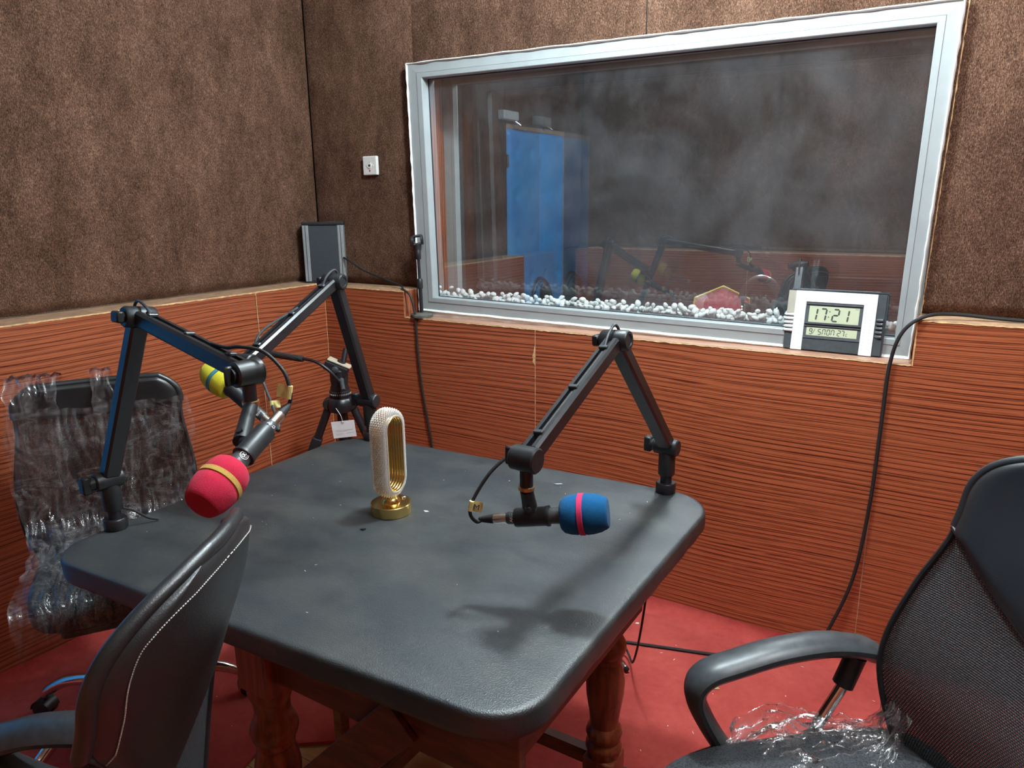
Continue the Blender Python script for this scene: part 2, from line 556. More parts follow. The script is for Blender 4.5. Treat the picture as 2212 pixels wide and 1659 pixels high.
def rbox(lo, hi, r=0.004, seg=2, mtx=None):
    bm = bmesh.new()
    box(bm, lo, hi)
    bmesh.ops.bevel(bm, geom=list(bm.edges), offset=r, segments=seg, affect='EDGES', profile=0.5)
    if mtx is not None:
        bmesh.ops.transform(bm, matrix=mtx, verts=bm.verts)
    return bm


def add_bm(dst, src):
    me = bpy.data.meshes.new('tmp')
    src.to_mesh(me)
    src.free()
    dst.from_mesh(me)
    bpy.data.meshes.remove(me)


def frame_from(d, up=Vector((0, 0, 1))):
    d = Vector(d).normalized()
    if abs(d.dot(up)) > 0.98:
        up = Vector((1, 0, 0))
    x = up.cross(d).normalized()
    y = d.cross(x)
    return x, y, d


def catmull(pts, n=8):
    pts = [Vector(q) for q in pts]
    P = [pts[0] * 2 - pts[1]] + pts + [pts[-1] * 2 - pts[-2]]
    o = []
    for i in range(1, len(P) - 2):
        a, b_, c_, d_ = P[i - 1], P[i], P[i + 1], P[i + 2]
        for k in range(n):
            t = k / n
            o.append(0.5 * ((2 * b_) + (c_ - a) * t + (2 * a - 5 * b_ + 4 * c_ - d_) * t * t + (3 * b_ - a - 3 * c_ + d_) * t ** 3))
    o.append(pts[-1])
    return o


def tube(bm, pts, rad, seg=10, cap=True, up=None, flat=1.0):
    """sweep; rad number or list; flat scales the second cross axis"""
    pts = [Vector(q) for q in pts]
    n = len(pts)
    rad = rad if isinstance(rad, (list, tuple)) else [rad] * n
    rings = []
    prev = Vector(up) if up is not None else None
    for i, q in enumerate(pts):
        d = (pts[min(i + 1, n - 1)] - pts[max(i - 1, 0)]).normalized()
        if prev is None:
            prev = Vector((0, 0, 1)) if abs(d.z) < 0.9 else Vector((1, 0, 0))
        x = prev.cross(d)
        if x.length < 1e-5:
            x = Vector((1, 0, 0)).cross(d)
        x.normalize()
        y = d.cross(x).normalized()
        prev = y
        rings.append([bm.verts.new(q + (x * math.cos(2 * PI * k / seg) + y * flat * math.sin(2 * PI * k / seg)) * rad[i]) for k in range(seg)])
    for a, b_ in zip(rings, rings[1:]):
        for k in range(seg):
            bm.faces.new((a[k], a[(k + 1) % seg], b_[(k + 1) % seg], b_[k]))
    if cap:
        bm.faces.new(rings[0][::-1])
        bm.faces.new(rings[-1])
    return rings


def lathe(bm, prof, origin=(0, 0, 0), axis=(0, 0, 1), seg=24, cap=True):
    """prof = list of (radius, height along axis)"""
    o = Vector(origin)
    x, y, d = frame_from(axis)
    rings = []
    for r_, h in prof:
        rings.append([bm.verts.new(o + d * h + (x * math.cos(2 * PI * k / seg) + y * math.sin(2 * PI * k / seg)) * max(r_, 1e-4)) for k in range(seg)])
    for a, b_ in zip(rings, rings[1:]):
        for k in range(seg):
            bm.faces.new((a[k], a[(k + 1) % seg], b_[(k + 1) % seg], b_[k]))
    if cap:
        bm.faces.new(rings[0][::-1])
        bm.faces.new(rings[-1])


def prism(bm, poly, z0, z1, mtx=None):
    """poly in xy, extruded z0..z1, then mtx"""
    a = [Vector((q[0], q[1], z0)) for q in poly]
    b_ = [Vector((q[0], q[1], z1)) for q in poly]
    if mtx is not None:
        a = [mtx @ q for q in a]
        b_ = [mtx @ q for q in b_]
    va = [bm.verts.new(q) for q in a]
    vb = [bm.verts.new(q) for q in b_]
    n = len(poly)
    bm.faces.new(va[::-1])
    bm.faces.new(vb)
    for i in range(n):
        bm.faces.new((va[i], va[(i + 1) % n], vb[(i + 1) % n], vb[i]))


def grid(bm, fn, nu, nv, closed_u=False, closed_v=False, uv=None):
    vs = [[bm.verts.new(fn(i / nu, j / nv)) for j in range(nv + (0 if closed_v else 1))] for i in range(nu + (0 if closed_u else 1))]
    lay = bm.loops.layers.uv.verify() if uv else None
    iu = nu
    jv = nv
    for i in range(iu):
        for j in range(jv):
            i2 = (i + 1) % len(vs) if closed_u else i + 1
            j2 = (j + 1) % len(vs[0]) if closed_v else j + 1
            q = (vs[i][j], vs[i2][j], vs[i2][j2], vs[i][j2])
            if len(set(q)) < 4:
                continue
            f = bm.faces.new(q)
            if uv:
                for lp, (a, b_) in zip(f.loops, ((i, j), (i + 1, j), (i + 1, j + 1), (i, j + 1))):
                    lp[lay].uv = uv(a / nu, b_ / nv)
    return vs


def cyl_obj(name, a, b_, r, material, parent=None, seg=16, r2=None, bev=0.0):
    bm = bmesh.new()
    a = Vector(a); b_ = Vector(b_)
    Ld = (b_ - a).length
    r2 = r if r2 is None else r2
    if bev:
        lathe(bm, [(r - bev, 0), (r, bev), (r2, Ld - bev), (r2 - bev, Ld)], a, b_ - a, seg)
    else:
        lathe(bm, [(r, 0), (r2, Ld)], a, b_ - a, seg)
    return obj(name, bm, material, parent, True)


def basis(origin, xdir, zdir):
    """matrix with local x along xdir, local z near zdir"""
    x = Vector(xdir).normalized()
    z = Vector(zdir)
    z = (z - x * z.dot(x)).normalized()
    y = z.cross(x)
    o = Vector(origin)
    return Matrix(((x.x, y.x, z.x, o.x), (x.y, y.y, z.y, o.y), (x.z, y.z, z.z, o.z), (0, 0, 0, 1)))


def text_obj(name, s, size, mtx, material, parent, thick=0.0004):
    cu = bpy.data.curves.new(name, 'FONT')
    cu.body = s
    cu.size = size
    cu.extrude = thick
    cu.align_x = 'CENTER'
    cu.align_y = 'CENTER'
    t = bpy.data.objects.new('tmp_text', cu)
    C.objects.link(t)
    dg = bpy.context.evaluated_depsgraph_get()
    me = bpy.data.meshes.new_from_object(t.evaluated_get(dg))
    bpy.data.objects.remove(t)
    me.materials.clear()
    me.materials.append(MATS[material])
    me.transform(mtx)
    o = bpy.data.objects.new(name, me)
    C.objects.link(o)
    o.parent = parent
    return o


def struct(name, bm, material, parent=None, smooth=False):
    o = obj(name, bm, material, parent, smooth)
    if parent is None:
        o['kind'] = 'structure'
    return o


# ================================================================== ROOM SHELL
HL, HWL, HWR, ZS = 1.143, 1.132, 1.155, 1.0226       # wainscot tops, sill height
D = 0.107                                             # depth of the wainscot ledge
XR, YB, ZC = 3.70, -2.50, 2.76
XN0, XN1 = 0.468, 2.369                               # notch for the window

# floor: red carpet with a cut-out that shows floor boards
bm = bmesh.new()
hole = [(0.955, -1.36), (0.935, -1.275), (1.0, -1.205), (1.105, -1.128), (1.25, -1.02), (1.40, -0.985), (1.58, -1.0), (1.72, -1.08), (1.76, -1.35), (1.76, -2.62), (0.955, -2.62)]
outer = [(-0.14, -2.62), (-0.14, 0.0), (XR, 0.0), (XR, -2.62)]
poly = [(-0.14, -2.62), (-0.14, 0.0), (XR, 0.0), (XR, -2.62), (1.76, -2.62)] + hole[-3::-1] + [(0.955, -2.62)]
prism(bm, poly, -0.01, 0.0)
floor = struct('floor', bm, 'floor_carpet')
# carpet turned up against the walls (soft cove)
for nm, fn in (('carpet_cove', lambda a, b_: Vector((0.001 + 0.06 * (1 - math.sin(b_ * PI / 2)), -2.5 + 2.5 * a, 0.0004 + (0.045 + 0.006 * mnoise.noise(Vector((a * 14, 0, 1)))) * (1 - math.cos(b_ * PI / 2))))),
               ('carpet_cove', lambda a, b_: Vector((XR * a, -0.06 * (1 - math.sin(b_ * PI / 2)) - 0.001, 0.0004 + (0.045 + 0.006 * mnoise.noise(Vector((a * 18, 3, 1)))) * (1 - math.cos(b_ * PI / 2)))))):
    bm = bmesh.new()
    grid(bm, fn, 60, 6)
    obj(nm, bm, 'floor_carpet', floor, True)
plank = bmesh.new()
box(plank, (0, 0, -0.03), (1.9, 0.098, -0.012))
me_p = bpy.data.meshes.new('plank'); plank.to_mesh(me_p); plank.free(); me_p.materials.append(MATS['plank_wood'])
for k in range(17):
    o = bpy.data.objects.new('plank', me_p); C.objects.link(o); o.parent = floor
    o.location = (0.1 + (k % 3) * 0.05, -2.62 + k * 0.1, 0)

bm = bmesh.new(); box(bm, (-0.3, -2.8, ZC), (XR + 0.2, 0.3, ZC + 0.08)); struct('ceiling', bm, 'ceiling_paint')


def carpet_slab(name, p0, p1, n, z0, z1, parent, hem=True, thick=0.026, raw=True):
    """carpet panel whose front runs p0->p1 (xy), facing n; lower hem turns back under itself"""
    p0 = Vector((p0[0], p0[1], 0)); p1 = Vector((p1[0], p1[1], 0)); n = Vector((n[0], n[1], 0))
    prof = []
    if hem:
        prof += [(-thick, z0 + 0.001), (-thick * 0.92, z0 + 0.007), (-thick * 0.45, z0 + 0.017), (-thick * 0.10, z0 + 0.033), (0, z0 + 0.042)]
    else:
        prof += [(-thick, z0), (-0.006, z0), (0, z0 + 0.006)]
    prof += [(0, z1)]
    Lh = (p1 - p0).length
    nu = max(2, int(Lh / 0.02))
    bm = bmesh.new()

    def fn(a, b_):
        k = b_ * (len(prof) - 1)
        i = min(int(k + 1e-6), len(prof) - 2)
        t = k - i
        dd = prof[i][0] * (1 - t) + prof[i + 1][0] * t
        z = prof[i][1] * (1 - t) + prof[i + 1][1] * t
        q = p0 + (p1 - p0) * a
        wob = mnoise.noise(Vector((q.x * 9, q.y * 9, z0))) * (0.004 if b_ < 0.75 else 0)
        ins = 0.004 * (1 if 0.001 < a < 0.999 else 0)
        return q + n * (dd + ins - 0.004) + Vector((0, 0, z + wob))
    grid(bm, fn, nu, len(prof) - 1)
    return obj(name, bm, 'wall_carpet', parent, True, 60)


# ---- left wall
bm = bmesh.new()
box(bm, (-0.30, -2.62, 0), (-0.145, 0.30, ZC))
wall_left = struct('wall_left', bm, 'wall_backing')
YD0, YD1, ZD = -2.29, -1.53, 1.94        # door opening in the left wall
carpet_slab('carpet_panel', (-0.12, YD1 - 0.0), (-0.12, D), (1, 0), HL, ZC, wall_left)
carpet_slab('carpet_panel', (-0.12, -2.6), (-0.12, YD1), (1, 0), ZD + 0.04, ZC, wall_left, hem=False)
carpet_slab('carpet_panel', (-0.12, -2.6), (-0.12, YD0 - 0.03), (1, 0), HL, ZD + 0.04, wall_left, hem=False)
for y0, y1 in ((YD1, -0.3835), (-0.3815, 0.0)):
    obj('wood_panel', rbox((-0.02, y0, 0), (0, y1, HL - 0.004), 0.0012, 1), 'panel_wood_y', wall_left)
obj('wood_panel', rbox((-0.02, -2.6, 0), (0, YD0 - 0.03, HL - 0.004), 0.0012, 1), 'panel_wood_y', wall_left)
obj('ledge_board', rbox((-0.145, YD1, HL - 0.016), (-0.0005, 0.0, HL), 0.001, 1), 'ledge_wood', wall_left)
obj('panel_end', rbox((-0.145, YD1 - 0.012, 0), (-0.0005, YD1, HL), 0.001, 1), 'panel_wood_z', wall_left)


def ragged_strip(name, a, b_, out_dir, h, parent, material='raw_wood', amp=0.6, proud=0.0012, seed=0):
    """thin torn raw edge running a->b"""
    a = Vector(a); b_ = Vector(b_)
    n = max(6, int((b_ - a).length / 0.008))
    o_ = Vector(out_dir)
    d = (b_ - a).normalized()
    dn = d.cross(o_).normalized()
    if dn.z > 0.5 or (abs(dn.z) < 0.5 and dn.x < 0):
        dn = -dn
    bm = bmesh.new()

    def fn(s, t):
        q = a + (b_ - a) * s
        w = h * (1 + amp * mnoise.noise(Vector((s * n * 0.31, seed, 0))) + 0.7 * amp * mnoise.noise(Vector((s * n * 0.9, seed, 5))))
        return q + o_ * proud * (1 if t > 0.4 else 0.2) + dn * (w * t)
    grid(bm, fn, n, 3)
    return obj(name, bm, material, parent)


ragged_strip('raw_edge', (0, YD1, HL), (0, 0.0, HL), (1, 0, 0), 0.005, wall_left)
ragged_strip('raw_edge', (0.0, -0.3825, 0.0), (0.0, -0.3825, HL), (1, 0, 0), 0.0030, wall_left, seed=3)
ragged_strip('raw_edge', (0.001, -0.002, 0.0), (0.001, -0.002, HL), (1, 0, 0), 0.0035, wall_left, seed=9)

# ---- window wall
bm = bmesh.new()
WX0, WX1, WZ0, WZ1 = 0.475, 2.39, 1.075, 2.02   # clear opening
for lo, hi in (((-0.3, 0.135, 0), (WX0 - 0.03, 0.42, ZC)), ((WX1 + 0.03, 0.135, 0), (XR + 0.2, 0.42, ZC)), ((WX0 - 0.03, 0.135, 0), (WX1 + 0.03, 0.42, WZ0 - 0.025)), ((WX0 - 0.03, 0.135, WZ1 + 0.02), (WX1 + 0.03, 0.42, ZC))):
    box(bm, lo, hi)
wall_window = struct('wall_window', bm, 'wall_backing')
carpet_slab('carpet_panel', (-0.12, D), (0.476, D), (0, -1), HWL, ZC, wall_window)
carpet_slab('carpet_panel', (0.476, D), (1.4675, D), (0, -1), 2.022, ZC, wall_window, hem=False)
carpet_slab('carpet_panel', (1.4725, D), (2.372, D), (0, -1), 2.006, ZC, wall_window, hem=False)
carpet_slab('carpet_panel', (2.372, D), (XR, D), (0, -1), HWR, ZC, wall_window)


def wall_poly(name, poly, material, parent):
    bm = bmesh.new()
    mtx = Matrix(((1, 0, 0, 0), (0, 0, 1, 0), (0, 1, 0, 0), (0, 0, 0, 1)))
    prism(bm, poly, 0.0, 0.02, mtx)
    return obj(name, bm, material, parent)


e = 0.001
wall_poly('wood_panel', [(0, 0), (1.1043 - e, 0), (1.1043 - e, ZS - .004), (XN0, ZS - .004), (XN0, HWL - .004), (0, HWL - .004)], 'panel_wood_x', wall_window)
wall_poly('wood_panel', [(1.1043 + e, 0), (2.3063 - e, 0), (2.3063 - e, ZS - .004), (1.1043 + e, ZS - .004)], 'panel_wood_x', wall_window)
wall_poly('wood_panel', [(2.3063 + e, 0), (XR, 0), (XR, HWR - .004), (XN1, HWR - .004), (XN1, ZS - .004), (2.3063 + e, ZS - .004)], 'panel_wood_x', wall_window)
obj('ledge_board', rbox((-0.12, 0.0005, HWL - 0.014), (XN0 - .0005, D + .03, HWL), 0.001, 1), 'ledge_wood', wall_window)
obj('ledge_board', rbox((XN1 + .0005, 0.0005, HWR - 0.014), (XR, D + .03, HWR), 0.001, 1), 'ledge_wood', wall_window)
obj('window_sill', rbox((XN0, 0.0005, ZS - 0.014), (XN1, D + .03, ZS), 0.001, 1), 'sill_wood', wall_window)
obj('notch_side', rbox((XN0 - 0.014, 0.0012, ZS), (XN0 + 0.0008, D + .02, HWL - .001), 0.0008, 1), 'panel_wood_z', wall_window)
obj('notch_side', rbox((XN1 - 0.0008, 0.0012, ZS), (XN1 + 0.014, D + .02, HWR - .001), 0.0008, 1), 'panel_wood_z', wall_window)
ragged_strip('raw_edge', (0, 0, HWL), (XN0, 0, HWL), (0, -1, 0), 0.0055, wall_window, seed=1)
ragged_strip('raw_edge', (XN0, 0, ZS), (XN1, 0, ZS), (0, -1, 0), 0.005, wall_window, seed=2)
ragged_strip('raw_edge', (XN1, 0, HWR), (XR, 0, HWR), (0, -1, 0), 0.0055, wall_window, seed=4)
ragged_strip('raw_edge', (XN0 - 0.0045, 0, ZS - .004), (XN0 - 0.0045, 0, HWL), (0, -1, 0), 0.005, wall_window, seed=5)
ragged_strip('raw_edge', (XN1 + .001, 0, ZS - .004), (XN1 + .001, 0, HWR), (0, -1, 0), 0.004, wall_window, seed=6)
ragged_strip('raw_edge', (1.1035, 0, 0), (1.1035, 0, ZS), (0, -1, 0), 0.0032, wall_window, seed=7)
ragged_strip('raw_edge', (2.3055, 0, 0), (2.3055, 0, ZS), (0, -1, 0), 0.0026, wall_window, 'ledge_wood', seed=8)
# chipped laminate next to the middle joint
bm = bmesh.new()
chip = [(1.100, 0.945), (1.0975, 0.93), (1.0925, 0.915), (1.096, 0.905), (1.0935, 0.895), (1.0985, 0.888), (1.1043, 0.880), (1.1043, 0.96), (1.102, 0.955)]
prism(bm, chip, -0.0012, 0.0, Matrix(((1, 0, 0, 0), (0, 0, 1, 0), (0, 1, 0, 0), (0, 0, 0, 1))))
obj('raw_chip', bm, 'raw_wood', wall_window)
# raw board edges round the window frame
ragged_strip('raw_edge', (0.470, D - .002, 2.033), (1.4675, D - .002, 2.028), (0, -1, 0), 0.004, wall_window, seed=11, amp=1.0)
ragged_strip('raw_edge', (1.4725, D - .002, 2.028), (2.39, D - .002, 2.014), (0, -1, 0), 0.003, wall_window, seed=12, amp=1.0)
ragged_strip('raw_edge', (0.466, D - .002, HWL), (0.462, D - .002, 2.03), (0, -1, 0), 0.0045, wall_window, seed=13, amp=0.9)
ragged_strip('raw_edge', (2.372, D - .002, HWR), (2.392, D - .002, 2.012), (0, -1, 0), 0.003, wall_window, seed=14, amp=0.9)

# ---- other walls (behind and beside the camera, seen mirrored in the glass)
bm = bmesh.new(); box(bm, (-0.3, YB - 0.30, 0), (XR + 0.2, YB - 0.145, ZC))
wall_back = struct('wall_back', bm, 'wall_backing')
carpet_slab('carpet_panel', (1.30, YB - 0.12), (-0.12, YB - 0.12), (0, 1), HL, ZC, wall_back)
carpet_slab('carpet_panel', (XR, YB - 0.12), (1.31, YB - 0.12), (0, 1), HL, ZC, wall_back)
for x0, x1 in ((0, 1.199), (1.201, 2.4), (2.402, XR)):
    obj('wood_panel', rbox((x0, YB - 0.02, 0), (x1, YB, HL - .004), 0.0012, 1), 'panel_wood_x', wall_back)
obj('ledge_board', rbox((0, YB - 0.14, HL - .014), (XR, YB - .0005, HL), 0.001, 1), 'ledge_wood', wall_back)
ragged_strip('raw_edge', (0, YB, HL), (XR, YB, HL), (0, 1, 0), 0.007, wall_back, seed=21)
ragged_strip('raw_edge', (1.2, YB, 0), (1.2, YB, HL), (0, 1, 0), 0.004, wall_back, seed=22)
bm = bmesh.new(); box(bm, (XR + 0.145, -2.8, 0), (XR + 0.30, 0.3, ZC))
wall_right = struct('wall_right', bm, 'wall_backing')
carpet_slab('carpet_panel', (XR + 0.12, D), (XR + 0.12, YB - .1), (-1, 0), HL, ZC, wall_right)
obj('wood_panel', rbox((XR, YB, 0), (XR + 0.02, 0, HL), 0.0012, 1), 'panel_wood_y', wall_right)
obj('ledge_board', rbox((XR, YB, HL - .014), (XR + 0.14, 0, HL + .001), 0.001, 1), 'ledge_wood', wall_right)

# ---- padded blue door on the left wall
bm = bmesh.new()


def pad(a, b_):
    y = YD1 + (YD0 - YD1) * a
    z = 0.01 + (ZD - 0.01) * b_
    gx = (a * 4.0) % 1 - 0.5
    gz = (b_ * 7.0) % 1 - 0.5
    tuft = math.exp(-(gx * gx + gz * gz) * 60)
    edge = min(1, min(a, 1 - a) * 22, min(b_, 1 - b_) * 40)
    return Vector((-0.122 + 0.028 * edge ** 0.5 - 0.018 * tuft, y, z))


grid(bm, pad, 64, 112)
door = struct('door_1', bm, 'blue_vinyl', smooth=True)
buttons = bmesh.new(); lathe(buttons, [(0.009, 0), (0.009, 0.003), (0.005, 0.006)], axis=(1, 0, 0), seg=10)
me_b = bpy.data.meshes.new('tuft_button'); buttons.to_mesh(me_b); buttons.free(); me_b.materials.append(MATS['blue_vinyl'])
for i in range(4):
    for j in range(7):
        o = bpy.data.objects.new('tuft_button', me_b); C.objects.link(o); o.parent = door
        o.location = (-0.114, YD1 + (YD0 - YD1) * (i + 0.5) / 4, 0.01 + (ZD - 0.01) * (j + 0.5) / 7)
obj('door_frame', rbox((-0.145, YD0 - 0.03, 0), (-0.118, YD0, ZD + 0.03), 0.002, 1), 'ledge_wood', door)
obj('door_frame', rbox((-0.145, YD0, ZD), (-0.118, YD1, ZD + 0.03), 0.002, 1), 'ledge_wood', door)
obj('hinge', rbox((-0.122, YD1 - 0.012, 1.70), (-0.108, YD1 + 0.004, 1.78), 0.002, 1), 'nickel', door)
obj('hinge', rbox((-0.122, YD1 - 0.012, 0.95), (-0.108, YD1 + 0.004, 1.03), 0.002, 1), 'nickel', door)
dc = obj('closer_body', rbox((-0.116, -1.60, ZD + 0.045), (-0.066, -1.42, ZD + 0.10), 0.008, 2), 'door_white', door)
obj('closer_arm', (lambda b_: (tube(b_, [(-0.09, -1.58, ZD + 0.045), (-0.06, -1.60, ZD + 0.02), (-0.03, -1.80, ZD + 0.02)], 0.008, 8), b_)[1])(bmesh.new()), 'nickel', door, True)
obj('closer_arm', (lambda b_: (tube(b_, [(-0.03, -1.80, ZD + 0.02), (-0.085, -1.96, ZD + 0.015)], 0.007, 8), b_)[1])(bmesh.new()), 'nickel', door, True)

# ---- window: two aluminium frames, two panes
FO = [(0.466, 2.030), (2.383, 2.009), (2.358, 1.024), (0.486, 1.043)]          # outer corners TL TR BR BL
FI = [(0.543, 1.972), (2.324, 1.955), (2.313, 1.081), (0.561, 1.101)]          # sight line


def lerp2(a, b_, t):
    return [(p_[0] + (q_[0] - p_[0]) * t, p_[1] + (q_[1] - p_[1]) * t) for p_, q_ in zip(a, b_)]


def frame_profile(bm, levels):
    """levels: list of (corner list, y)"""
    rings = [[bm.verts.new((c_[0], y, c_[1])) for c_ in cs] for cs, y in levels]
    for a, b_ in zip(rings, rings[1:]):
        for k in range(4):
            bm.faces.new((a[k], a[(k + 1) % 4], b_[(k + 1) % 4], b_[k]))


bm = bmesh.new()
frame_profile(bm, [(FO, 0.135), (FO, 0.082), (lerp2(FO, FI, 0.64), 0.080), (lerp2(FO, FI, 0.645), 0.0815), (lerp2(FO, FI, 0.66), 0.0815), (lerp2(FO, FI, 0.665), 0.078), (lerp2(FO, FI, 0.96), 0.078), (FI, 0.080), (FI, 0.118), (lerp2(FO, FI, 0.9), 0.118)])
window = struct('window_1', bm, 'aluminium')
IN1 = lerp2(FO, FI, 1.0)
bm = bmesh.new(); frame_profile(bm, [(lerp2(FO, FI, 1.0), 0.1175), (lerp2(FO, FI, 1.05), 0.1175), (lerp2(FO, FI, 1.05), 0.121)])
obj('gasket', bm, 'gasket', window)


def pane(name, corners, y, th, material):
    bm = bmesh.new()
    bm.faces.new([bm.verts.new((c_[0], y, c_[1])) for c_ in corners])
    return obj(name, bm, material, window)


pane('glass_pane', lerp2(FO, FI, 0.95), 0.119, 0.004, 'glass_front')
# mitre lines of the frame corners
for k in range(4):
    a = FO[k]; b_ = lerp2(FO, FI, 0.64)[k]
    bm = bmesh.new(); tube(bm, [(a[0], 0.0825, a[1]), (b_[0], 0.0808, b_[1])], 0.0006, 4)
    obj('mitre_joint', bm, 'speaker_grey', window)
# silicone bead
for k in range(4):
    a, b_ = FO[k], FO[(k + 1) % 4]
    n = 90
    pts, rr = [], []
    for i in range(n + 1):
        t = i / n
        q = (a[0] + (b_[0] - a[0]) * t, 0.083, a[1] + (b_[1] - a[1]) * t)
        pts.append((q[0] + 0.002 * mnoise.noise(Vector((t * 23, k, 0))), q[1], q[2] + 0.002 * mnoise.noise(Vector((t * 19, k, 4)))))
        rr.append(0.0085 + 0.004 * mnoise.noise(Vector((t * 31, k, 9))) + (0.004 if k == 2 else 0))
    bm = bmesh.new(); tube(bm, pts, rr, 8, flat=0.5)
    obj('silicone_bead', bm, 'silicone', window, True)
bm = bmesh.new(); prism(bm, [(0.480, ZS + .0005), (2.362, ZS + .0005), (2.360, 1.030), (0.484, 1.048)], 0.078, 0.12, Matrix(((1, 0, 0, 0), (0, 0, 1, 0), (0, 1, 0, 0), (0, 0, 0, 1))))
obj('sealant_fillet', bm, 'silicone', window)
# reveal between the panes
bm = bmesh.new(); box(bm, (0.450, 0.137, WZ0 - .02), (0.478, 0.300, 2.04)); obj('reveal_board', bm, 'panel_wood_z', window)
bm = bmesh.new(); box(bm, (2.385, 0.137, WZ0 - .02), (2.41, 0.300, 2.04)); obj('reveal_board', bm, 'panel_wood_z', window)
bm = bmesh.new(); box(bm, (0.478, 0.137, 2.012), (2.385, 0.300, 2.04)); obj('reveal_board', bm, 'wall_backing', window)
bm = bmesh.new(); box(bm, (0.478, 0.121, WZ0 - .02), (2.385, 0.300, WZ0)); obj('reveal_board', bm, 'desk_grey', window)
FO2 = [(0.470, 2.03), (2.39, 2.03), (2.39, 1.05), (0.470, 1.05)]
FI2 = [(0.531, 1.974), (2.335, 1.966), (2.335, 1.085), (0.531, 1.085)]
bm = bmesh.new()
frame_profile(bm, [(FO2, 0.36), (FO2, 0.300), (lerp2(FO2, FI2, 0.72), 0.300), (lerp2(FO2, FI2, 0.73), 0.304), (lerp2(FO2, FI2, 0.76), 0.304), (lerp2(FO2, FI2, 0.77), 0.300), (FI2, 0.300), (FI2, 0.335), (lerp2(FO2, FI2, 0.9), 0.335)])
obj('rear_frame', bm, 'aluminium', window)
pane('glass_pane', lerp2(FO2, FI2, 0.95), 0.332, 0.004, 'glass_rear')

# ---- the dark room behind the glass
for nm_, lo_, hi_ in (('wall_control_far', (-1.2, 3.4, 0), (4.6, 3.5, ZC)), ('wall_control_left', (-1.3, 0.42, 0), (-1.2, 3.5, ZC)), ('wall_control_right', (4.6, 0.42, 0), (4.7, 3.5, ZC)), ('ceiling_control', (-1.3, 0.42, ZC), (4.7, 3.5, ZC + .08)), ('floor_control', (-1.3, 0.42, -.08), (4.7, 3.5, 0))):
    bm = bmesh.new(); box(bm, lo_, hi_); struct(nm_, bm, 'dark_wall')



# ================================================================== FURNITURE
def wtransform(root):
    return (Matrix.Translation(root.location) @ root.rotation_euler.to_matrix().to_4x4()).inverted()


def wobj(name, bm, material, root, smooth=True, parent=None, angle=40):
    """mesh given in world coordinates, made a child of root (or of a part of root)"""
    bmesh.ops.transform(bm, matrix=wtransform(root), verts=bm.verts)
    return obj(name, bm, material, parent or root, smooth, angle)


def B():
    return bmesh.new()


def rounded_poly(corners, radii, seg=10):
    out_ = []
    n = len(corners)
    for i in range(n):
        p_ = Vector(corners[i]); a = Vector(corners[i - 1]); b_ = Vector(corners[(i + 1) % n])
        da = (a - p_).normalized(); db = (b_ - p_).normalized()
        r_ = radii[i]
        ang = da.angle(db)
        tlen = r_ / math.tan(ang / 2)
        cen = p_ + (da + db).normalized() * (r_ / math.sin(ang / 2))
        s_ = p_ + da * tlen - cen; e_ = p_ + db * tlen - cen
        a0 = math.atan2(s_.y, s_.x); a1 = math.atan2(e_.y, e_.x)
        dlt = (a1 - a0 + PI) % (2 * PI) - PI
        for k in range(seg + 1):
            t = a0 + dlt * k / seg
            out_.append((cen.x + r_ * math.cos(t), cen.y + r_ * math.sin(t)))
    return out_


# ---------------- table
table = thing('studio_table', 'large table with rounded black leatherette top on turned reddish wooden legs', 'table', (1.45, -1.15, 0))
TOP = rounded_poly([(0.793, -0.682), (0.803, -1.677), (1.999, -1.604), (2.0, -0.611)], [0.15, 0.10, 0.10, 0.12])
bm = B()
nT = len(TOP)
cenT = Vector((1.4, -1.15))
lev = [(0.010, 0.700), (0.002, 0.703), (0.0, 0.712), (0.0, 0.740), (0.0025, 0.7465), (0.008, 0.7495), (0.016, 0.750), (0.05, 0.750), (0.12, 0.750)]
rings = []
dense = []
for i in range(nT):
    a = Vector(TOP[i]); b_ = Vector(TOP[(i + 1) % nT])
    k = max(1, int((b_ - a).length / 0.02))
    for j in range(k):
        dense.append(a + (b_ - a) * (j / k))
for ins, z in lev:
    ring = []
    for q in dense:
        d = (cenT - q).normalized()
        wob = 0.004 * mnoise.noise(Vector((q.x * 16, q.y * 16, z * 9))) * (1 if z < 0.735 else 0)
        zz = z + (0.004 * mnoise.noise(Vector((q.x * 11, q.y * 11, 2))) if z < 0.71 else 0)
        ring.append(bm.verts.new((q.x + d.x * (ins + wob), q.y + d.y * (ins + wob), zz)))
    rings.append(ring)
for a, b_ in zip(rings, rings[1:]):
    for k in range(len(dense)):
        bm.faces.new((a[k], a[(k + 1) % len(dense)], b_[(k + 1) % len(dense)], b_[k]))
bm.faces.new(rings[-1]); bm.faces.new(rings[0][::-1])
wobj('table_top', bm, 'table_leather', table, True, angle=60)
LX0, LX1, LY0, LY1 = 1.385, 1.925, -1.555, -0.955
LEGS = [(1.385, -1.555), (1.88, -1.498), (1.385, -0.955), (1.848, -0.955)]
leg_prof = [(0.030, 0.0), (0.034, 0.02), (0.036, 0.05), (0.030, 0.07)]


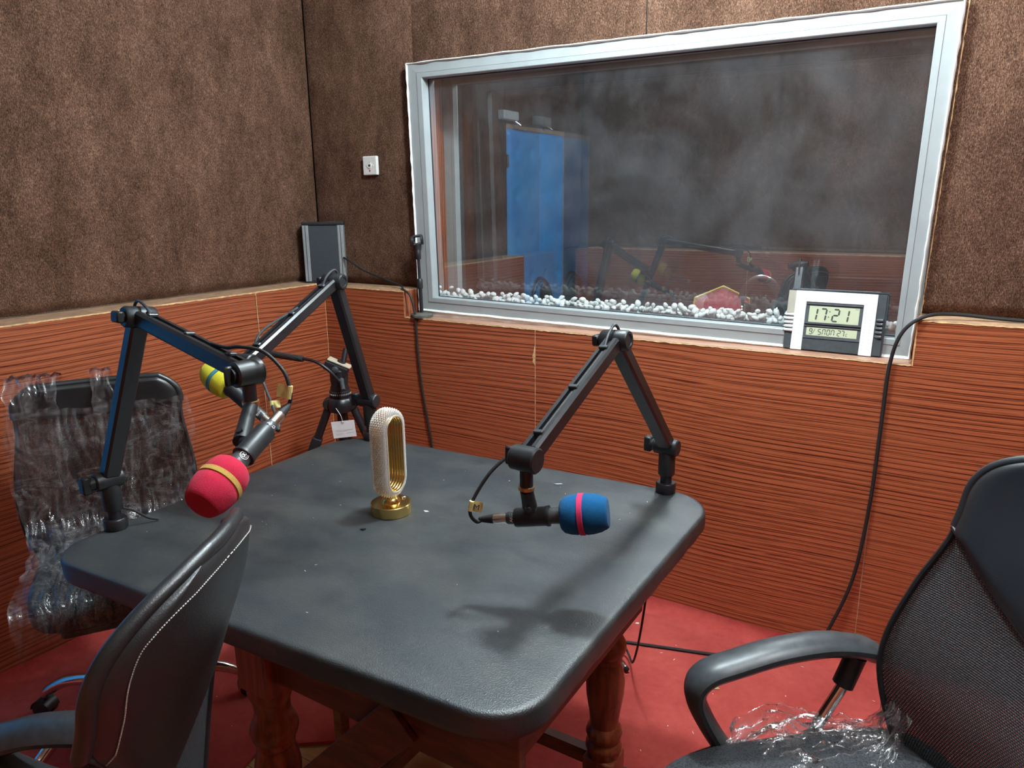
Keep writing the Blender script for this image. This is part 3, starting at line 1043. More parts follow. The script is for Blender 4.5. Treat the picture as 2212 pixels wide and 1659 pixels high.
def leg_bm(x, y):
    bm = B()
    w = 0.043
    add_bm(bm, rbox((x - w, y - w, 0.565), (x + w, y + w, 0.705), 0.004, 1))
    lathe(bm, [(0.043, 0.572), (0.046, 0.556), (0.040, 0.540), (0.036, 0.528), (0.036, 0.505), (0.041, 0.490), (0.047, 0.478), (0.049, 0.465), (0.045, 0.450), (0.038, 0.442), (0.040, 0.432), (0.035, 0.425), (0.043, 0.405), (0.0475, 0.375), (0.046, 0.340), (0.040, 0.300), (0.035, 0.262), (0.034, 0.250), (0.041, 0.242), (0.045, 0.228), (0.041, 0.214), (0.036, 0.207), (0.044, 0.198), (0.045, 0.186), (0.038, 0.174), (0.040, 0.160)], (x, y, 0), (0, 0, 1), 20)
    add_bm(bm, rbox((x - w + .003, y - w + .003, 0.06), (x + w - .003, y + w - .003, 0.165), 0.004, 1))
    lathe(bm, [(0.030, 0.0), (0.038, 0.012), (0.040, 0.035), (0.032, 0.062)], (x, y, 0), (0, 0, 1), 20)
    return bm


for x, y in LEGS:
    wobj('leg', leg_bm(x, y), 'leg_wood', table)
for y in (LY0, LY1):
    wobj('apron', rbox((LX0, y - 0.011, 0.585), (1.975 if y < -1.2 else 1.848, y + 0.011, 0.700), 0.002, 1), 'rail_wood', table, False)
    wobj('stretcher', rbox((LX0, y - 0.016, 0.120), (LX1 if y < -1.2 else 1.848, y + 0.016, 0.160), 0.003, 1), 'rail_wood', table, False)
for x in (LX0, LX1):
    wobj('apron', rbox((x - 0.011, LY0, 0.585), (x + 0.011, LY1, 0.700), 0.002, 1), 'rail_wood', table, False)
    wobj('stretcher', rbox((x - 0.022, LY0, 0.10), (x + 0.022, LY1, 0.150), 0.003, 1), 'rail_wood', table, False)
for xa, sgn in ((1.425, 1), (1.885, -1)):
    m_ = basis((xa, -1.5715, 0.30), (sgn, 0, 1.07), (0, 1, 0))
    if sgn > 0:
        wobj('knee_brace', rbox((0, -0.042, -0.010), (0.47, 0.042, 0.004), 0.002, 1, m_), 'rail_wood', table, False)
wobj('bearer', rbox((0.86, -1.50, 0.655), (1.95, -1.42, 0.702), 0.003, 1), 'rail_wood', table, False)
wobj('bearer', rbox((0.86, -0.86, 0.655), (1.95, -0.78, 0.702), 0.003, 1), 'rail_wood', table, False)

# ---------------- low stool under the table
st = thing('footstool', 'low pale wooden stool standing under the table', 'stool', (1.22, -1.03, 0))
for x in (1.13, 1.31):
    for y in (-1.14, -0.93):
        wobj('leg', rbox((x - .016, y - .016, -0.011), (x + .016, y + .016, 0.19), 0.003, 1), 'stool_wood', st, False)
wobj('seat', rbox((1.095, -1.17, 0.19), (1.345, -0.90, 0.222), 0.004, 1), 'stool_wood', st, False)
wobj('rail', rbox((1.13, -1.150, 0.13), (1.31, -1.132, 0.165), 0.002, 1), 'stool_wood', st, False)


# ---------------- swivel chairs
def interp(tab, t):
    if t <= tab[0][0]:
        return tab[0][1]
    for (a, va), (b_, vb) in zip(tab, tab[1:]):
        if t <= b_:
            k = (t - a) / (b_ - a)
            i = tab.index((a, va))
            m0 = (vb - tab[max(i - 1, 0)][1]) / max(1e-6, b_ - tab[max(i - 1, 0)][0]) * (b_ - a)
            j = min(i + 2, len(tab) - 1)
            m1 = (tab[j][1] - va) / (tab[j][0] - a) * (b_ - a)
            return (2 * k ** 3 - 3 * k * k + 1) * va + (k ** 3 - 2 * k * k + k) * m0 + (3 * k * k - 2 * k ** 3) * vb + (k ** 3 - k * k) * m1
    return tab[-1][1]


def make_chair(name, label, loc, rotz, wtab, xtab, zb, zt, seam_edge, seam_mid, arms=True, arm_dz=0.0, arm_dx=0.0, seat_k=1.0, seat_dz=0.0, seam_pow=1.25, group='black office chairs', wrap=0.045, base_rot=0.2):
    root = thing(name, label, 'chair', loc, rotz, group)

    def back(s, t, off=0.0):
        hw = interp(wtab, t)
        y = s * hw
        wr = wrap if isinstance(wrap, float) else wrap[0] + wrap[1] * t * t
        x = interp(xtab, t) + wr * (y / 0.23) ** 2
        return Vector((x + off, y, zb + (zt - zb) * t))

    def tseam(s):
        return seam_mid + (seam_edge - seam_mid) * abs(s) ** seam_pow
    # mesh panel below the seam
    bm = B()
    fnm = lambda a, b_: back(2 * a - 1, b_ * (tseam(2 * a - 1) + 0.02))
    grid(bm, fnm, 28, 30, uv=lambda a, b_: ((2 * a - 1) * 0.23, b_ * (tseam(2 * a - 1) + 0.02) * (zt - zb)))
    obj('mesh_back', bm, 'mesh_fabric', root, True)
    # padded leather head piece
    bm = B()
    NS, NV = 36, 26

    def capf(sgn):
        def fn(a, b_):
            s = 2 * a - 1
            t0 = tseam(s)
            t = t0 + (1 - t0) * b_
            ed = min(1.0, (1 - abs(s)) * 7, b_ * 9 + 0.25, (1 - b_) * 9)
            th = 0.017 * math.sqrt(max(0.0, ed)) + 0.003
            return back(s, t, sgn * th)
        return fn
    va = grid(bm, capf(1), NS, NV)
    vb = grid(bm, capf(-1), NS, NV)
    for i in range(NS):
        bm.faces.new((va[i][0], vb[i][0], vb[i + 1][0], va[i + 1][0]))
        bm.faces.new((va[i][NV], va[i + 1][NV], vb[i + 1][NV], vb[i][NV]))
    for j in range(NV):
        bm.faces.new((va[0][j], va[0][j + 1], vb[0][j + 1], vb[0][j]))
        bm.faces.new((va[NS][j], vb[NS][j], vb[NS][j + 1], va[NS][j + 1]))
    head = obj('head_cover', bm, 'chair_leather', root, True, 70)
    # rolled rim of the head cover
    rim = []
    for k in range(0, 61):
        rim.append(back(-1, tseam(-1) + (1 - tseam(-1)) * (1 - (1 - k / 60) ** 1.7)))
    for k in range(1, 10):
        rim.append(back(-1 + 2 * k / 10, 1.0))
    for k in range(60, -1, -1):
        rim.append(back(1, tseam(1) + (1 - tseam(1)) * (1 - (1 - k / 60) ** 1.7)))
    bm = B(); tube(bm, rim, 0.010, 10); obj('rim', bm, 'chair_leather', head, True)
    bm = B(); tube(bm, [back(-1 + 2 * k / 40, tseam(-1 + 2 * k / 40), 0.008) for k in range(41)], 0.004, 8); obj('piping', bm, 'chair_leather', head, True)
    bm = B(); tube(bm, [back(-1 + 2 * k / 40, tseam(-1 + 2 * k / 40), -0.008) for k in range(41)], 0.003, 8); obj('piping', bm, 'chair_leather', head, True)
    # stitching just inside the rim, rear side
    bm = B()
    path = []
    for k in range(0, 56):
        path.append((-0.88, tseam(-0.88) + (0.90 - tseam(-0.88)) * k / 56))
    for k in range(0, 90):
        an = PI * k / 90
        path.append((-0.88 * math.copysign(abs(math.cos(an)) ** 0.7, math.cos(an)), 0.90 + 0.065 * math.sin(an) ** 0.8))
    for k in range(56, -1, -1):
        path.append((0.88, tseam(0.88) + (0.90 - tseam(0.88)) * k / 56))
    for (s0, t0), (s1, t1) in zip(path[::1], path[1::1]):
        for sg in (-1,):
            def pt(s, t):
                t_0 = tseam(s)
                bb = (t - t_0) / (1 - t_0)
                ed = min(1.0, (1 - abs(s)) * 7, bb * 9 + 0.25, (1 - bb) * 9)
                return back(s, t, sg * (0.017 * math.sqrt(max(0, ed)) + 0.0042))
            a = pt(s0, t0); b_ = pt(s1, t1)
            tube(bm, [a + (b_ - a) * 0.12, a + (b_ - a) * 0.75], 0.0009, 4)
    obj('stitching', bm, 'stitch_thread', head)
    # dark rim of the mesh panel
    rim = [back(-1, tseam(-1) * (1 - k / 20)) for k in range(21)] + [back(-1 + 2 * k / 16, 0) for k in range(1, 17)] + [back(1, tseam(1) * k / 20) for k in range(1, 21)]
    bm = B(); tube(bm, rim, 0.0055, 8); obj('back_frame', bm, 'black_plastic', root, True)
    bm = B(); tube(bm, catmull([(-0.05, 0, 0.425), (-0.19, 0, 0.42), (-0.27, 0, 0.46), (interp(xtab, 0.15) - 0.02, 0, zb + 0.12)], 6), 0.022, 8, flat=0.45); obj('back_bracket', bm, 'black_metal', root, True)
    # seat cushion
    bm = B()

    def seat(a, b_):
        th = 2 * PI * a
        c_, s_ = math.cos(th), math.sin(th)
        p_ = 0.36
        ex = 0.265 * math.copysign(abs(c_) ** p_, c_); ey = 0.245 * math.copysign(abs(s_) ** p_, s_)
        ph = (b_ - 0.5) * PI
        rr = max(0.0, math.cos(ph)) ** 0.35
        z = 0.472 + 0.046 * math.copysign(abs(math.sin(ph)) ** 0.7, math.sin(ph))
        drop = -0.025 * max(0, ex * rr - 0.12) / 0.13
        return Vector((ex * rr * seat_k, ey * rr * seat_k, z + drop + seat_dz))
    grid(bm, seat, 48, 16, closed_u=True)
    obj('seat', bm, 'seat_fabric', root, True, 80)
    bm = rbox((-0.17, -0.13, 0.405), (0.15, 0.13, 0.430), 0.006, 1); obj('seat_plate', bm, 'black_metal', root)
    # column and star base
    bm = B(); lathe(bm, [(0.030, 0.11), (0.030, 0.26), (0.020, 0.262), (0.020, 0.41)], seg=16); obj('gas_column', bm, 'black_metal', root, True)
    bm = B(); lathe(bm, [(0.045, 0.095), (0.050, 0.12), (0.046, 0.16), (0.034, 0.17)], seg=18); obj('base_hub', bm, 'chrome', root, True)
    for k in range(5):
        an = base_rot + 2 * PI * k / 5
        d = Vector((math.cos(an), math.sin(an), 0))
        pts = catmull([d * 0.03 + Vector((0, 0, 0.135)), d * 0.12 + Vector((0, 0, 0.142)), d * 0.22 + Vector((0, 0, 0.125)), d * 0.285 + Vector((0, 0, 0.088)), d * 0.30 + Vector((0, 0, 0.07))], 6)
        bm = B(); tube(bm, pts, [0.021 - 0.007 * i / len(pts) for i in range(len(pts))], 10); arm = obj('base_arm', bm, 'chrome', root, True)
        cc = d * 0.302
        side = Vector((-d.y, d.x, 0))
        bm = B()
        lathe(bm, [(0.006, 0.0), (0.006, 0.03)], cc + Vector((0, 0, 0.052)), (0, 0, 1), 8)
        for sg in (-1, 1):
            lathe(bm, [(0.018, 0), (0.026, 0.003), (0.027, 0.015), (0.020, 0.018)], cc + side * (0.005 * sg) + Vector((0, 0, 0.0272)) + d * 0.008, side * sg, 18)
        cs = obj('caster', bm, 'black_plastic', root, True)
        bm = B()
        grid(bm, lambda a, b_: cc + d * (0.008 + 0.031 * math.cos(PI * a)) + Vector((0, 0, 0.0272 + 0.031 * math.sin(PI * a))) + side * (0.022 * (2 * b_ - 1)), 12, 2)
        obj('caster_hood', bm, 'black_plastic', cs, True)
    if arms:
        for sg in (-1, 1):
            y = 0.272 * sg
            pts = catmull([(0.045, y - 0.045 * sg, 0.435), (0.085, y - 0.005 * sg, 0.475), (0.135, y, 0.555 + arm_dz * .6), (0.160, y, 0.620 + arm_dz), (0.140, y, 0.655 + arm_dz), (0.08, y, 0.672 + arm_dz), (0.0, y, 0.688 + arm_dz), (-0.09, y, 0.692 + arm_dz), (-0.165, y, 0.678 + arm_dz), (-0.195, y, 0.662 + arm_dz)], 6)
            pts = [q + Vector((arm_dx * min(1, max(0, (q.z - 0.45) / 0.15)), 0, 0)) for q in pts]
            n = len(pts)
            rr = [0.0165 + 0.0030 * min(1, i / n * 2) - (0.005 if i > n - 3 else 0) for i in range(n)]
            bm = B(); tube(bm, pts, rr, 14, up=(0, 1, 0), flat=1.9); ar = obj('armrest', bm, 'arm_grey', root, True)
            bm = B(); tube(bm, [(-0.155 + arm_dx, y, 0.630 + arm_dz), (-0.035, y - 0.01 * sg, 0.43)], 0.0115, 12); obj('arm_strut', bm, 'chrome', root, True)
            bm = B(); tube(bm, [(-0.158 + arm_dx, y, 0.660 + arm_dz), (-0.137 + arm_dx, y, 0.600 + arm_dz)], 0.020, 12); obj('strut_socket', bm, 'black_plastic', ar, True)
            bm = rbox((-0.07, min(y, y - 0.11 * sg), 0.412), (0.09, max(y - 0.02 * sg, y - 0.11 * sg), 0.424), 0.003, 1); obj('arm_bracket', bm, 'black_metal', root)
    return root


W_A = [(0, 0.185), (0.12, 0.212), (0.32, 0.232), (0.55, 0.214), (0.70, 0.190), (0.78, 0.187), (0.86, 0.187), (0.92, 0.166), (0.965, 0.122), (0.99, 0.07), (1.0, 0.03)]
W_N = [(t_, w_ * 0.97) for t_, w_ in W_A]
X_N = [(0, -0.150), (0.3, -0.178), (0.65, -0.250), (0.85, -0.300), (1.0, -0.322)]
X_A = [(0, -0.235), (0.3, -0.222), (0.65, -0.268), (0.85, -0.302), (1.0, -0.318)]
rch = make_chair('office_chair', 'black mesh office chair at the right with grey armrest and torn plastic on its seat', (2.44, -1.32, 0), math.atan2(-0.65, -0.76), W_A, X_A, 0.50, 1.115, 0.74, 0.56, seat_k=1.06, seat_dz=0.022)
make_chair('office_chair', 'black leather and mesh office chair turned away, in front of the table left corner', (1.462, -2.037, 0), math.atan2(-0.50, -0.865), W_N, X_N, 0.50, 1.105, 0.74, 0.36, arm_dz=-0.085, arm_dx=0.16, seam_pow=0.9, wrap=(0.008, 0.085))
W_P = [(0, 0.205), (0.15, 0.225), (0.45, 0.235), (0.75, 0.215), (0.90, 0.215), (0.96, 0.195), (1.0, 0.165)]
X_P = [(0, -0.245), (0.3, -0.225), (0.65, -0.255), (0.85, -0.275), (1.0, -0.27)]
pch = make_chair('office_chair', 'office chair wrapped in clear plastic film beside the left wall', (0.545, -1.385, 0), math.radians(-33), W_P, X_P, 0.47, 0.992, 0.84, 0.80, arms=False, seat_k=0.80, seat_dz=0.035, wrap=0.03, base_rot=0.35)


# plastic film: crumpled sheets
def film(name, path, half, parent, y_off, label, seed, nu=110, nv=130, amp=0.012, tear=None, zscale=1.0):
    """path: xz polyline (local), half(t): half width (local y) ; crumpled"""
    pts = catmull([(a, 0, b_) for a, b_ in path], 10)
    acc = [0]
    for a, b_ in zip(pts, pts[1:]):
        acc.append(acc[-1] + (b_ - a).length)

    def P(t):
        s = t * acc[-1]
        for i in range(len(acc) - 1):
            if s <= acc[i + 1] + 1e-9:
                k = (s - acc[i]) / max(1e-9, acc[i + 1] - acc[i])
                tg = (pts[i + 1] - pts[i]).normalized()
                return pts[i].lerp(pts[i + 1], k), Vector((-tg.z, 0, tg.x)) * -1
        return pts[-1], Vector((1, 0, 0))
    bm = B()

    def fn(a, b_):
        q, nrm = P(b_)
        s = 2 * a - 1
        h_ = half(b_, s)
        y = s * h_
        v1 = Vector((s * 5 + seed, b_ * 2.2, seed))
        ridge = 1 - abs(mnoise.noise(v1 * 1.7)) * 2
        r2 = 1 - abs(mnoise.noise(Vector((s * 9 + b_ * 6, b_ * 3 - s * 2, seed + 3)))) * 2
        r3 = mnoise.noise(Vector((s * 26, b_ * 24, seed + 7)))
        dsp = amp * (1.1 * ridge * abs(ridge) + 0.35 * r2 + 0.10 * r3)
        ey = 0.010 * mnoise.noise(Vector((b_ * 17, s * 2, seed)))
        return q + nrm * dsp + Vector((0, y + ey, 0.008 * mnoise.noise(Vector((s * 8, b_ * 3, seed + 11)))))
    grid(bm, fn, nu, nv)
    if tear:
        kill = [f for f in bm.faces if tear(f.calc_center_median())]
        bmesh.ops.delete(bm, geom=kill, context='FACES')
    o = obj(name, bm, 'plastic_film', parent, True, 180)
    o.location = (0, y_off, 0)
    o['label'] = label
    return o


film('plastic_film', [(-0.215, 0.93), (-0.195, 0.80), (-0.165, 0.68), (-0.12, 0.60), (0.0, 0.575), (0.13, 0.568), (0.212, 0.535), (0.228, 0.46), (0.205, 0.395)],
     lambda t, s: 0.238 + 0.012 * math.sin(t * 9) - 0.035 * t, pch, 0.0, 'crumpled clear plastic film draped over the back and seat of the left chair', 2.3,
     tear=lambda c_: c_.z > 0.905 and -0.02 < c_.y < 0.04)
film('plastic_film', [(-0.33, 0.80), (-0.335, 0.92), (-0.30, 1.02), (-0.26, 1.018), (-0.235, 0.95), (-0.20, 0.80), (-0.19, 0.70)], lambda t, s: 0.026 + 0.02 * abs(t - 0.5), pch, 0.01, 'narrow strip of plastic film looped over the top of the wrapped chair', 5.1, 14, 60, 0.004)
film('plastic_film', [(-0.33, 0.84), (-0.335, 0.94), (-0.30, 1.02), (-0.25, 1.015), (-0.215, 0.95), (-0.185, 0.80), (-0.17, 0.62)], lambda t, s: 0.062 + 0.03 * abs(t - 0.5), pch, -0.165, 'wide strip of plastic film over the near top corner of the wrapped chair', 8.4, 30, 70, 0.0045)
film('plastic_film', [(0.10, 0.505), (0.02, 0.525), (-0.08, 0.522), (-0.17, 0.54), (-0.205, 0.60)], lambda t, s: 0.075 + 0.04 * math.sin(t * 5), rch, -0.19, 'torn plastic film bunched at the rear edge of the right chair seat', 12.7, 70, 70, 0.016)

# ---------------- boom arms
def boom_arm(label, base, J, E, U, knob_side=1.0):
    J, E, U = Vector(J), Vector(E), Vector(U)
    root = thing('boom_arm', label, 'microphone arm', (base[0], base[1], 0.75), 0, 'microphone boom arms')
    bx, by = base
    ax = (E - J).cross(U - E).normalized()
    if ax.x * 0.85 + ax.y * 0.527 < 0:
        ax = -ax
    # clamp and post
    bm = B(); lathe(bm, [(0.0245, 0.0), (0.026, 0.002), (0.026, 0.024), (0.0235, 0.027), (0.017, 0.027)], (bx, by, 0.7505), seg=24); wobj('clamp_ring', bm, 'black_metal', root)
    bm = B(); lathe(bm, [(0.0150, 0.76), (0.0150, 0.82)], (bx, by, 0), seg=18); wobj('post', bm, 'black_metal', root)
    bm = B(); lathe(bm, [(0.019, 0.798), (0.0215, 0.801), (0.0215, J.z - 0.022), (0.019, J.z - 0.012)], (bx, by, 0), seg=20); wobj('sleeve', bm, 'black_plastic', root)
    hx = Vector((ax.x, ax.y, 0)).normalized()
    bm = B(); lathe(bm, [(0.019, -0.034), (0.022, -0.031), (0.022, 0.026), (0.019, 0.029)], J, hx, 22); wobj('tilt_joint', bm, 'black_plastic', root)
    k0 = J - hx * 0.034
    bm = B(); lathe(bm, [(0.016, 0), (0.014, 0.012)], k0, -hx, 14)
    add_bm(bm, rbox((-0.004, -0.012, -0.020), (0.016, 0.012, 0.020), 0.003, 1, basis(k0 - hx * 0.012, -hx, (0, 0, 1)))); wobj('wing_knob', bm, 'black_plastic', root)
    bm = B(); tube(bm, [(bx, by, 0.752), (bx + 0.035 * -hx.y, by + 0.035 * hx.x, 0.753)], 0.006, 8, flat=0.4); wobj('clamp_lever', bm, 'black_metal', root)

    # lower bar: chamfered box section
    def bar(name, a, b_, slot, w=0.038, h=0.033):
        d = (b_ - a).normalized()
        up = ax.cross(d)
        if up.z < 0:
            up = -up
        Lb = (b_ - a).length
        m_ = Matrix(((ax.x, up.x, d.x, a.x), (ax.y, up.y, d.y, a.y), (ax.z, up.z, d.z, a.z), (0, 0, 0, 1)))
        c_ = 0.005
        if slot:
            poly = [(-w / 2 + c_, -h / 2), (w / 2 - c_, -h / 2), (w / 2, -h / 2 + c_), (w / 2, h / 2 - c_), (w / 2 - c_, h / 2), (0.006, h / 2), (0.006, h / 2 - 0.014), (-0.006, h / 2 - 0.014), (-0.006, h / 2), (-w / 2 + c_, h / 2), (-w / 2, h / 2 - c_), (-w / 2, -h / 2 + c_)]
        else:
            poly = [(-w / 2 + c_, -h / 2), (w / 2 - c_, -h / 2), (w / 2, -h / 2 + c_), (w / 2, h / 2 - c_), (w / 2 - c_, h / 2), (-w / 2 + c_, h / 2), (-w / 2, h / 2 - c_), (-w / 2, -h / 2 + c_)]
        bm = B(); prism(bm, poly, 0.018, Lb - 0.018, m_)
        o = wobj(name, bm, 'black_metal', root, False)
        return o, m_, Lb, h
    bar('lower_bar', J, E, False)
    ub, m_, Lb, h = bar('upper_bar', E, U, True)
    for fr in (0.14, 0.50, 0.86):
        bm = rbox((-0.010, h / 2 - 0.002, Lb * fr - 0.005), (0.010, h / 2 + 0.005, Lb * fr + 0.005), 0.0015, 1, m_)
        wobj('cable_clip', bm, 'arm_grey', root, False, ub)
    bm = B(); tube(bm, [m_ @ Vector((0, h / 2 - 0.006, Lb * t)) for t in (0.06, 0.5, 0.86)], 0.0032, 8); wobj('cable_run', bm, 'black_rubber', root, True, ub)
    # elbow
    bm = B(); lathe(bm, [(0.020, -0.033), (0.023, -0.029), (0.023, 0.029), (0.020, 0.033), (0.014, 0.033), (0.013, 0.031)], E, ax, 26); el = wobj('elbow', bm, 'black_plastic', root)
    bm = B(); lathe(bm, [(0.012, 0.033), (0.012, 0.040)], E, -ax, 14)
    add_bm(bm, rbox((0.036, -0.016, -0.012), (0.052, 0.016, 0.012), 0.003, 1, basis(E, -ax, (0, 0, 1)))); wobj('elbow_knob', bm, 'black_plastic', root)
    # cable loop over the elbow
    lo = (J - E).normalized(); hi = (U - E).normalized()
    pk = -(lo + hi).normalized()
    bm = B(); tube(bm, catmull([m_ @ Vector((0, h / 2 - 0.004, Lb * 0.14)), m_ @ Vector((0, h / 2 + 0.014, 0.02)), E + pk * 0.032, E + lo * 0.05 - hi * 0.02], 8), 0.0033, 8); wobj('cable_loop', bm, 'arm_grey', root)
    # head joint
    bm = B(); lathe(bm, [(0.020, -0.029), (0.0235, -0.026), (0.0245, 0.022), (0.0215, 0.025)], U, hx, 26); wobj('head_joint', bm, 'black_plastic', root)
    bm = B(); lathe(bm, [(0.014, 0.02), (0.014, 0.034)], U, -hx, 14)
    add_bm(bm, rbox((0.029, -0.004, -0.018), (0.046, 0.004, 0.018), 0.003, 1, basis(U, -hx, (0, 0, 1)))); wobj('head_knob', bm, 'black_plastic', root)
    # stem
    bm = B(); lathe(bm, [(0.0125, -0.012), (0.0125, -0.062)], U, (0, 0, 1), 18); wobj('stem', bm, 'black_metal', root)
    bm = B(); lathe(bm, [(0.0135, -0.052), (0.0155, -0.053), (0.0155, -0.059), (0.0135, -0.060)], U, (0, 0, 1), 20); wobj('brass_ring', bm, 'brass', root)
    return root


def microphone(label, U, tail, tip, foam_m, band_m, logo=None):
    U, tail, tip = Vector(U), Vector(tail), Vector(tip)
    root = thing('microphone', label, 'microphone', tail, 0, 'foam covered microphones')
    d = (tip - tail).normalized()
    Lt = (tip - tail).length
    x, y, _ = frame_from(d)
    f0 = Lt - 0.088
    R_ = 0.0385
    prof = [(0.012, f0 + 0.004), (R_ * 0.70, f0), (R_ * 0.86, f0 + 0.006), (R_ * 0.95, f0 + 0.018), (R_ * 0.985, f0 + 0.030), (R_ * 0.95, f0 + 0.034), (R_ * 0.95, f0 + 0.044), (R_, f0 + 0.048), (R_ * 0.97, f0 + 0.060), (R_ * 0.90, f0 + 0.073), (R_ * 0.78, f0 + 0.083), (R_ * 0.70, f0 + 0.0875), (R_ * 0.60, f0 + 0.088), (0.001, f0 + 0.0885)]
    bm = B(); lathe(bm, prof, tail, d, 40, cap=False); wf = wobj('foam_cover', bm, foam_m, root, True, angle=75)
    bm = B(); lathe(bm, [(R_ * 0.95, f0 + 0.0335), (R_ * 1.01, f0 + 0.0345), (R_ * 1.015, f0 + 0.0435), (R_ * 0.95, f0 + 0.0445)], tail, d, 40, cap=False); wobj('colour_band', bm, band_m, root, True, wf)
    b0 = 0.030
    bm = B(); lathe(bm, [(0.0105, b0), (0.0122, b0 + 0.003), (0.0128, b0 + 0.03), (0.0160, f0 - 0.004), (0.0170, f0 + 0.006)], tail, d, 28); wobj('body', bm, 'mic_grey', root)
    bm = B(); lathe(bm, [(0.0095, 0.004), (0.0100, 0.006), (0.0100, b0 - 0.004), (0.0105, b0 + 0.001)], tail, d, 24); wobj('connector', bm, 'nickel', root)
    bm = B(); lathe(bm, [(0.0045, -0.026), (0.0062, -0.018), (0.0088, -0.002), (0.0095, 0.005)], tail, d, 18); wobj('cable_boot', bm, 'black_rubber', root)
    # clip gripping the body, hung from the stem
    cl = min(0.6, max(0.36, ((U + Vector((0, 0, -0.10))) - tail).dot(d) / Lt)) * Lt
    cc = tail + d * cl
    a0 = U + Vector((0, 0, -0.060))
    bm = B(); lathe(bm, [(0.0175, -0.034), (0.0185, -0.030), (0.0185, 0.026), (0.0200, 0.028), (0.0200, 0.033), (0.0165, 0.034)], cc, d, 24)
    clip = wobj('clip', bm, 'black_plastic', root)
    toa = (a0 - cc)
    up_ = (toa - d * toa.dot(d)).normalized()
    bm = B(); tube(bm, [cc + up_ * 0.012, cc + up_ * 0.026], [0.013, 0.010], 12); mid = cc + up_ * 0.028
    tube(bm, [mid - x * 0.0, mid + (a0 - mid) * 0.3, a0], [0.0145, 0.0135, 0.0125], 16)
    wobj('swivel', bm, 'black_plastic', root)
    bm = B()
    sx = up_.cross(d).normalized()
    lathe(bm, [(0.006, -0.017), (0.006, 0.017)], mid + (a0 - mid) * 0.12, sx, 12); wobj('pivot_bolt', bm, 'black_metal', root)
    # lettering on the body facing the camera side
    view = Vector((2.47, -2.38, 1.5)) - cc
    vn = (view - d * view.dot(d)).normalized()
    q = tail + d * (b0 + 0.012) + vn * 0.0131
    m_ = basis(q, vn.cross(d) * 1.0, vn)
    m_.col[2] = (*vn, 0)
    yv = vn.cross(m_.col[0].to_3d())
    m_.col[1] = (*yv, 0)
    text_obj('lettering', 'AKG', 0.008, wtransform(root) @ m_, 'white_paint', root)
    if logo:
        q = tail + d * (f0 - 0.020) + vn * 0.0155
        bm = B()
        mm = basis(q, d, vn); mm.col[2] = (*vn, 0); mm.col[1] = (*vn.cross(d), 0)
        for k in range(24):
            a = 2 * PI * k / 24; a2 = 2 * PI * (k + 1) / 24
            cr = lambda an, r_: mm @ Vector((r_ * math.cos(an), r_ * math.sin(an), -0.0155 + math.sqrt(max(0, 0.0160 ** 2 - (r_ * math.sin(an)) ** 2)) + 0.0004))
            bm.faces.new([bm.verts.new(z_) for z_ in (cr(a, 0.0078), cr(a2, 0.0078), cr(a2, 0.0066), cr(a, 0.0066))])
        for k in range(3):
            an = PI / 2 + 2 * PI * k / 3
            for j in range(14):
                a = 2 * PI * j / 14; a2 = 2 * PI * (j + 1) / 14
                def c2(aa, r_):
                    px = 0.0024 * math.cos(an) + r_ * math.cos(aa); py = 0.0024 * math.sin(an) + r_ * math.sin(aa)
                    return mm @ Vector((px, py, -0.0155 + math.sqrt(max(0, 0.0160 ** 2 - py * py)) + 0.0005))
                bm.faces.new([bm.verts.new(z_) for z_ in (c2(a, 0.0030), c2(a2, 0.0030), c2(a2, 0.0023), c2(a, 0.0023))])
        wobj('emblem', bm, 'white_paint', root, False)
    return root


UR, UL, UB = (1.832, -1.298, 1.042), (1.387, -1.535, 1.201), (0.980, -1.223, 1.113)
boom_arm('black boom arm clamped at the right rear table corner, holding the blue microphone', (1.868, -0.640), (1.868, -0.640, 0.875), (1.832, -0.908, 1.197), UR, -1)
boom_arm('black boom arm clamped at the left table edge, holding the red microphone', (0.822, -1.511), (0.822, -1.511, 0.874), (0.975, -1.477, 1.264), UL, -1)
boom_arm('black boom arm clamped at the rear table corner near the tripod, holding the yellow microphone', (0.893, -0.700), (0.893, -0.700, 0.880), (0.917, -0.841, 1.275), UB, 1)
microphone('microphone with blue foam cover and pink band hanging over the right of the table', UR, (1.755, -1.299, 0.907), (1.965, -1.227, 0.939), 'foam_blue', 'band_pink')
microphone('microphone with red foam cover and tan band above the near chair', UL, (1.465, -1.533, 1.135), (1.506, -1.740, 1.045), 'foam_red', 'band_tan', True)
microphone('microphone with yellow foam cover and teal band behind the left boom arm', UB, (1.108, -1.264, 0.985), (0.878, -1.254, 1.092), 'foam_yellow', 'band_teal')


def cable(label, pts, r_=0.0035, material='black_rubber', cat='cable', n=10):
    root_at = Vector(pts[0])
    bm = B()
    tube(bm, [q - root_at for q in catmull(pts, n)], r_, 8)
    o = obj('cable', bm, material, None, True)
    o.location = root_at
    return tag(o, label, cat)


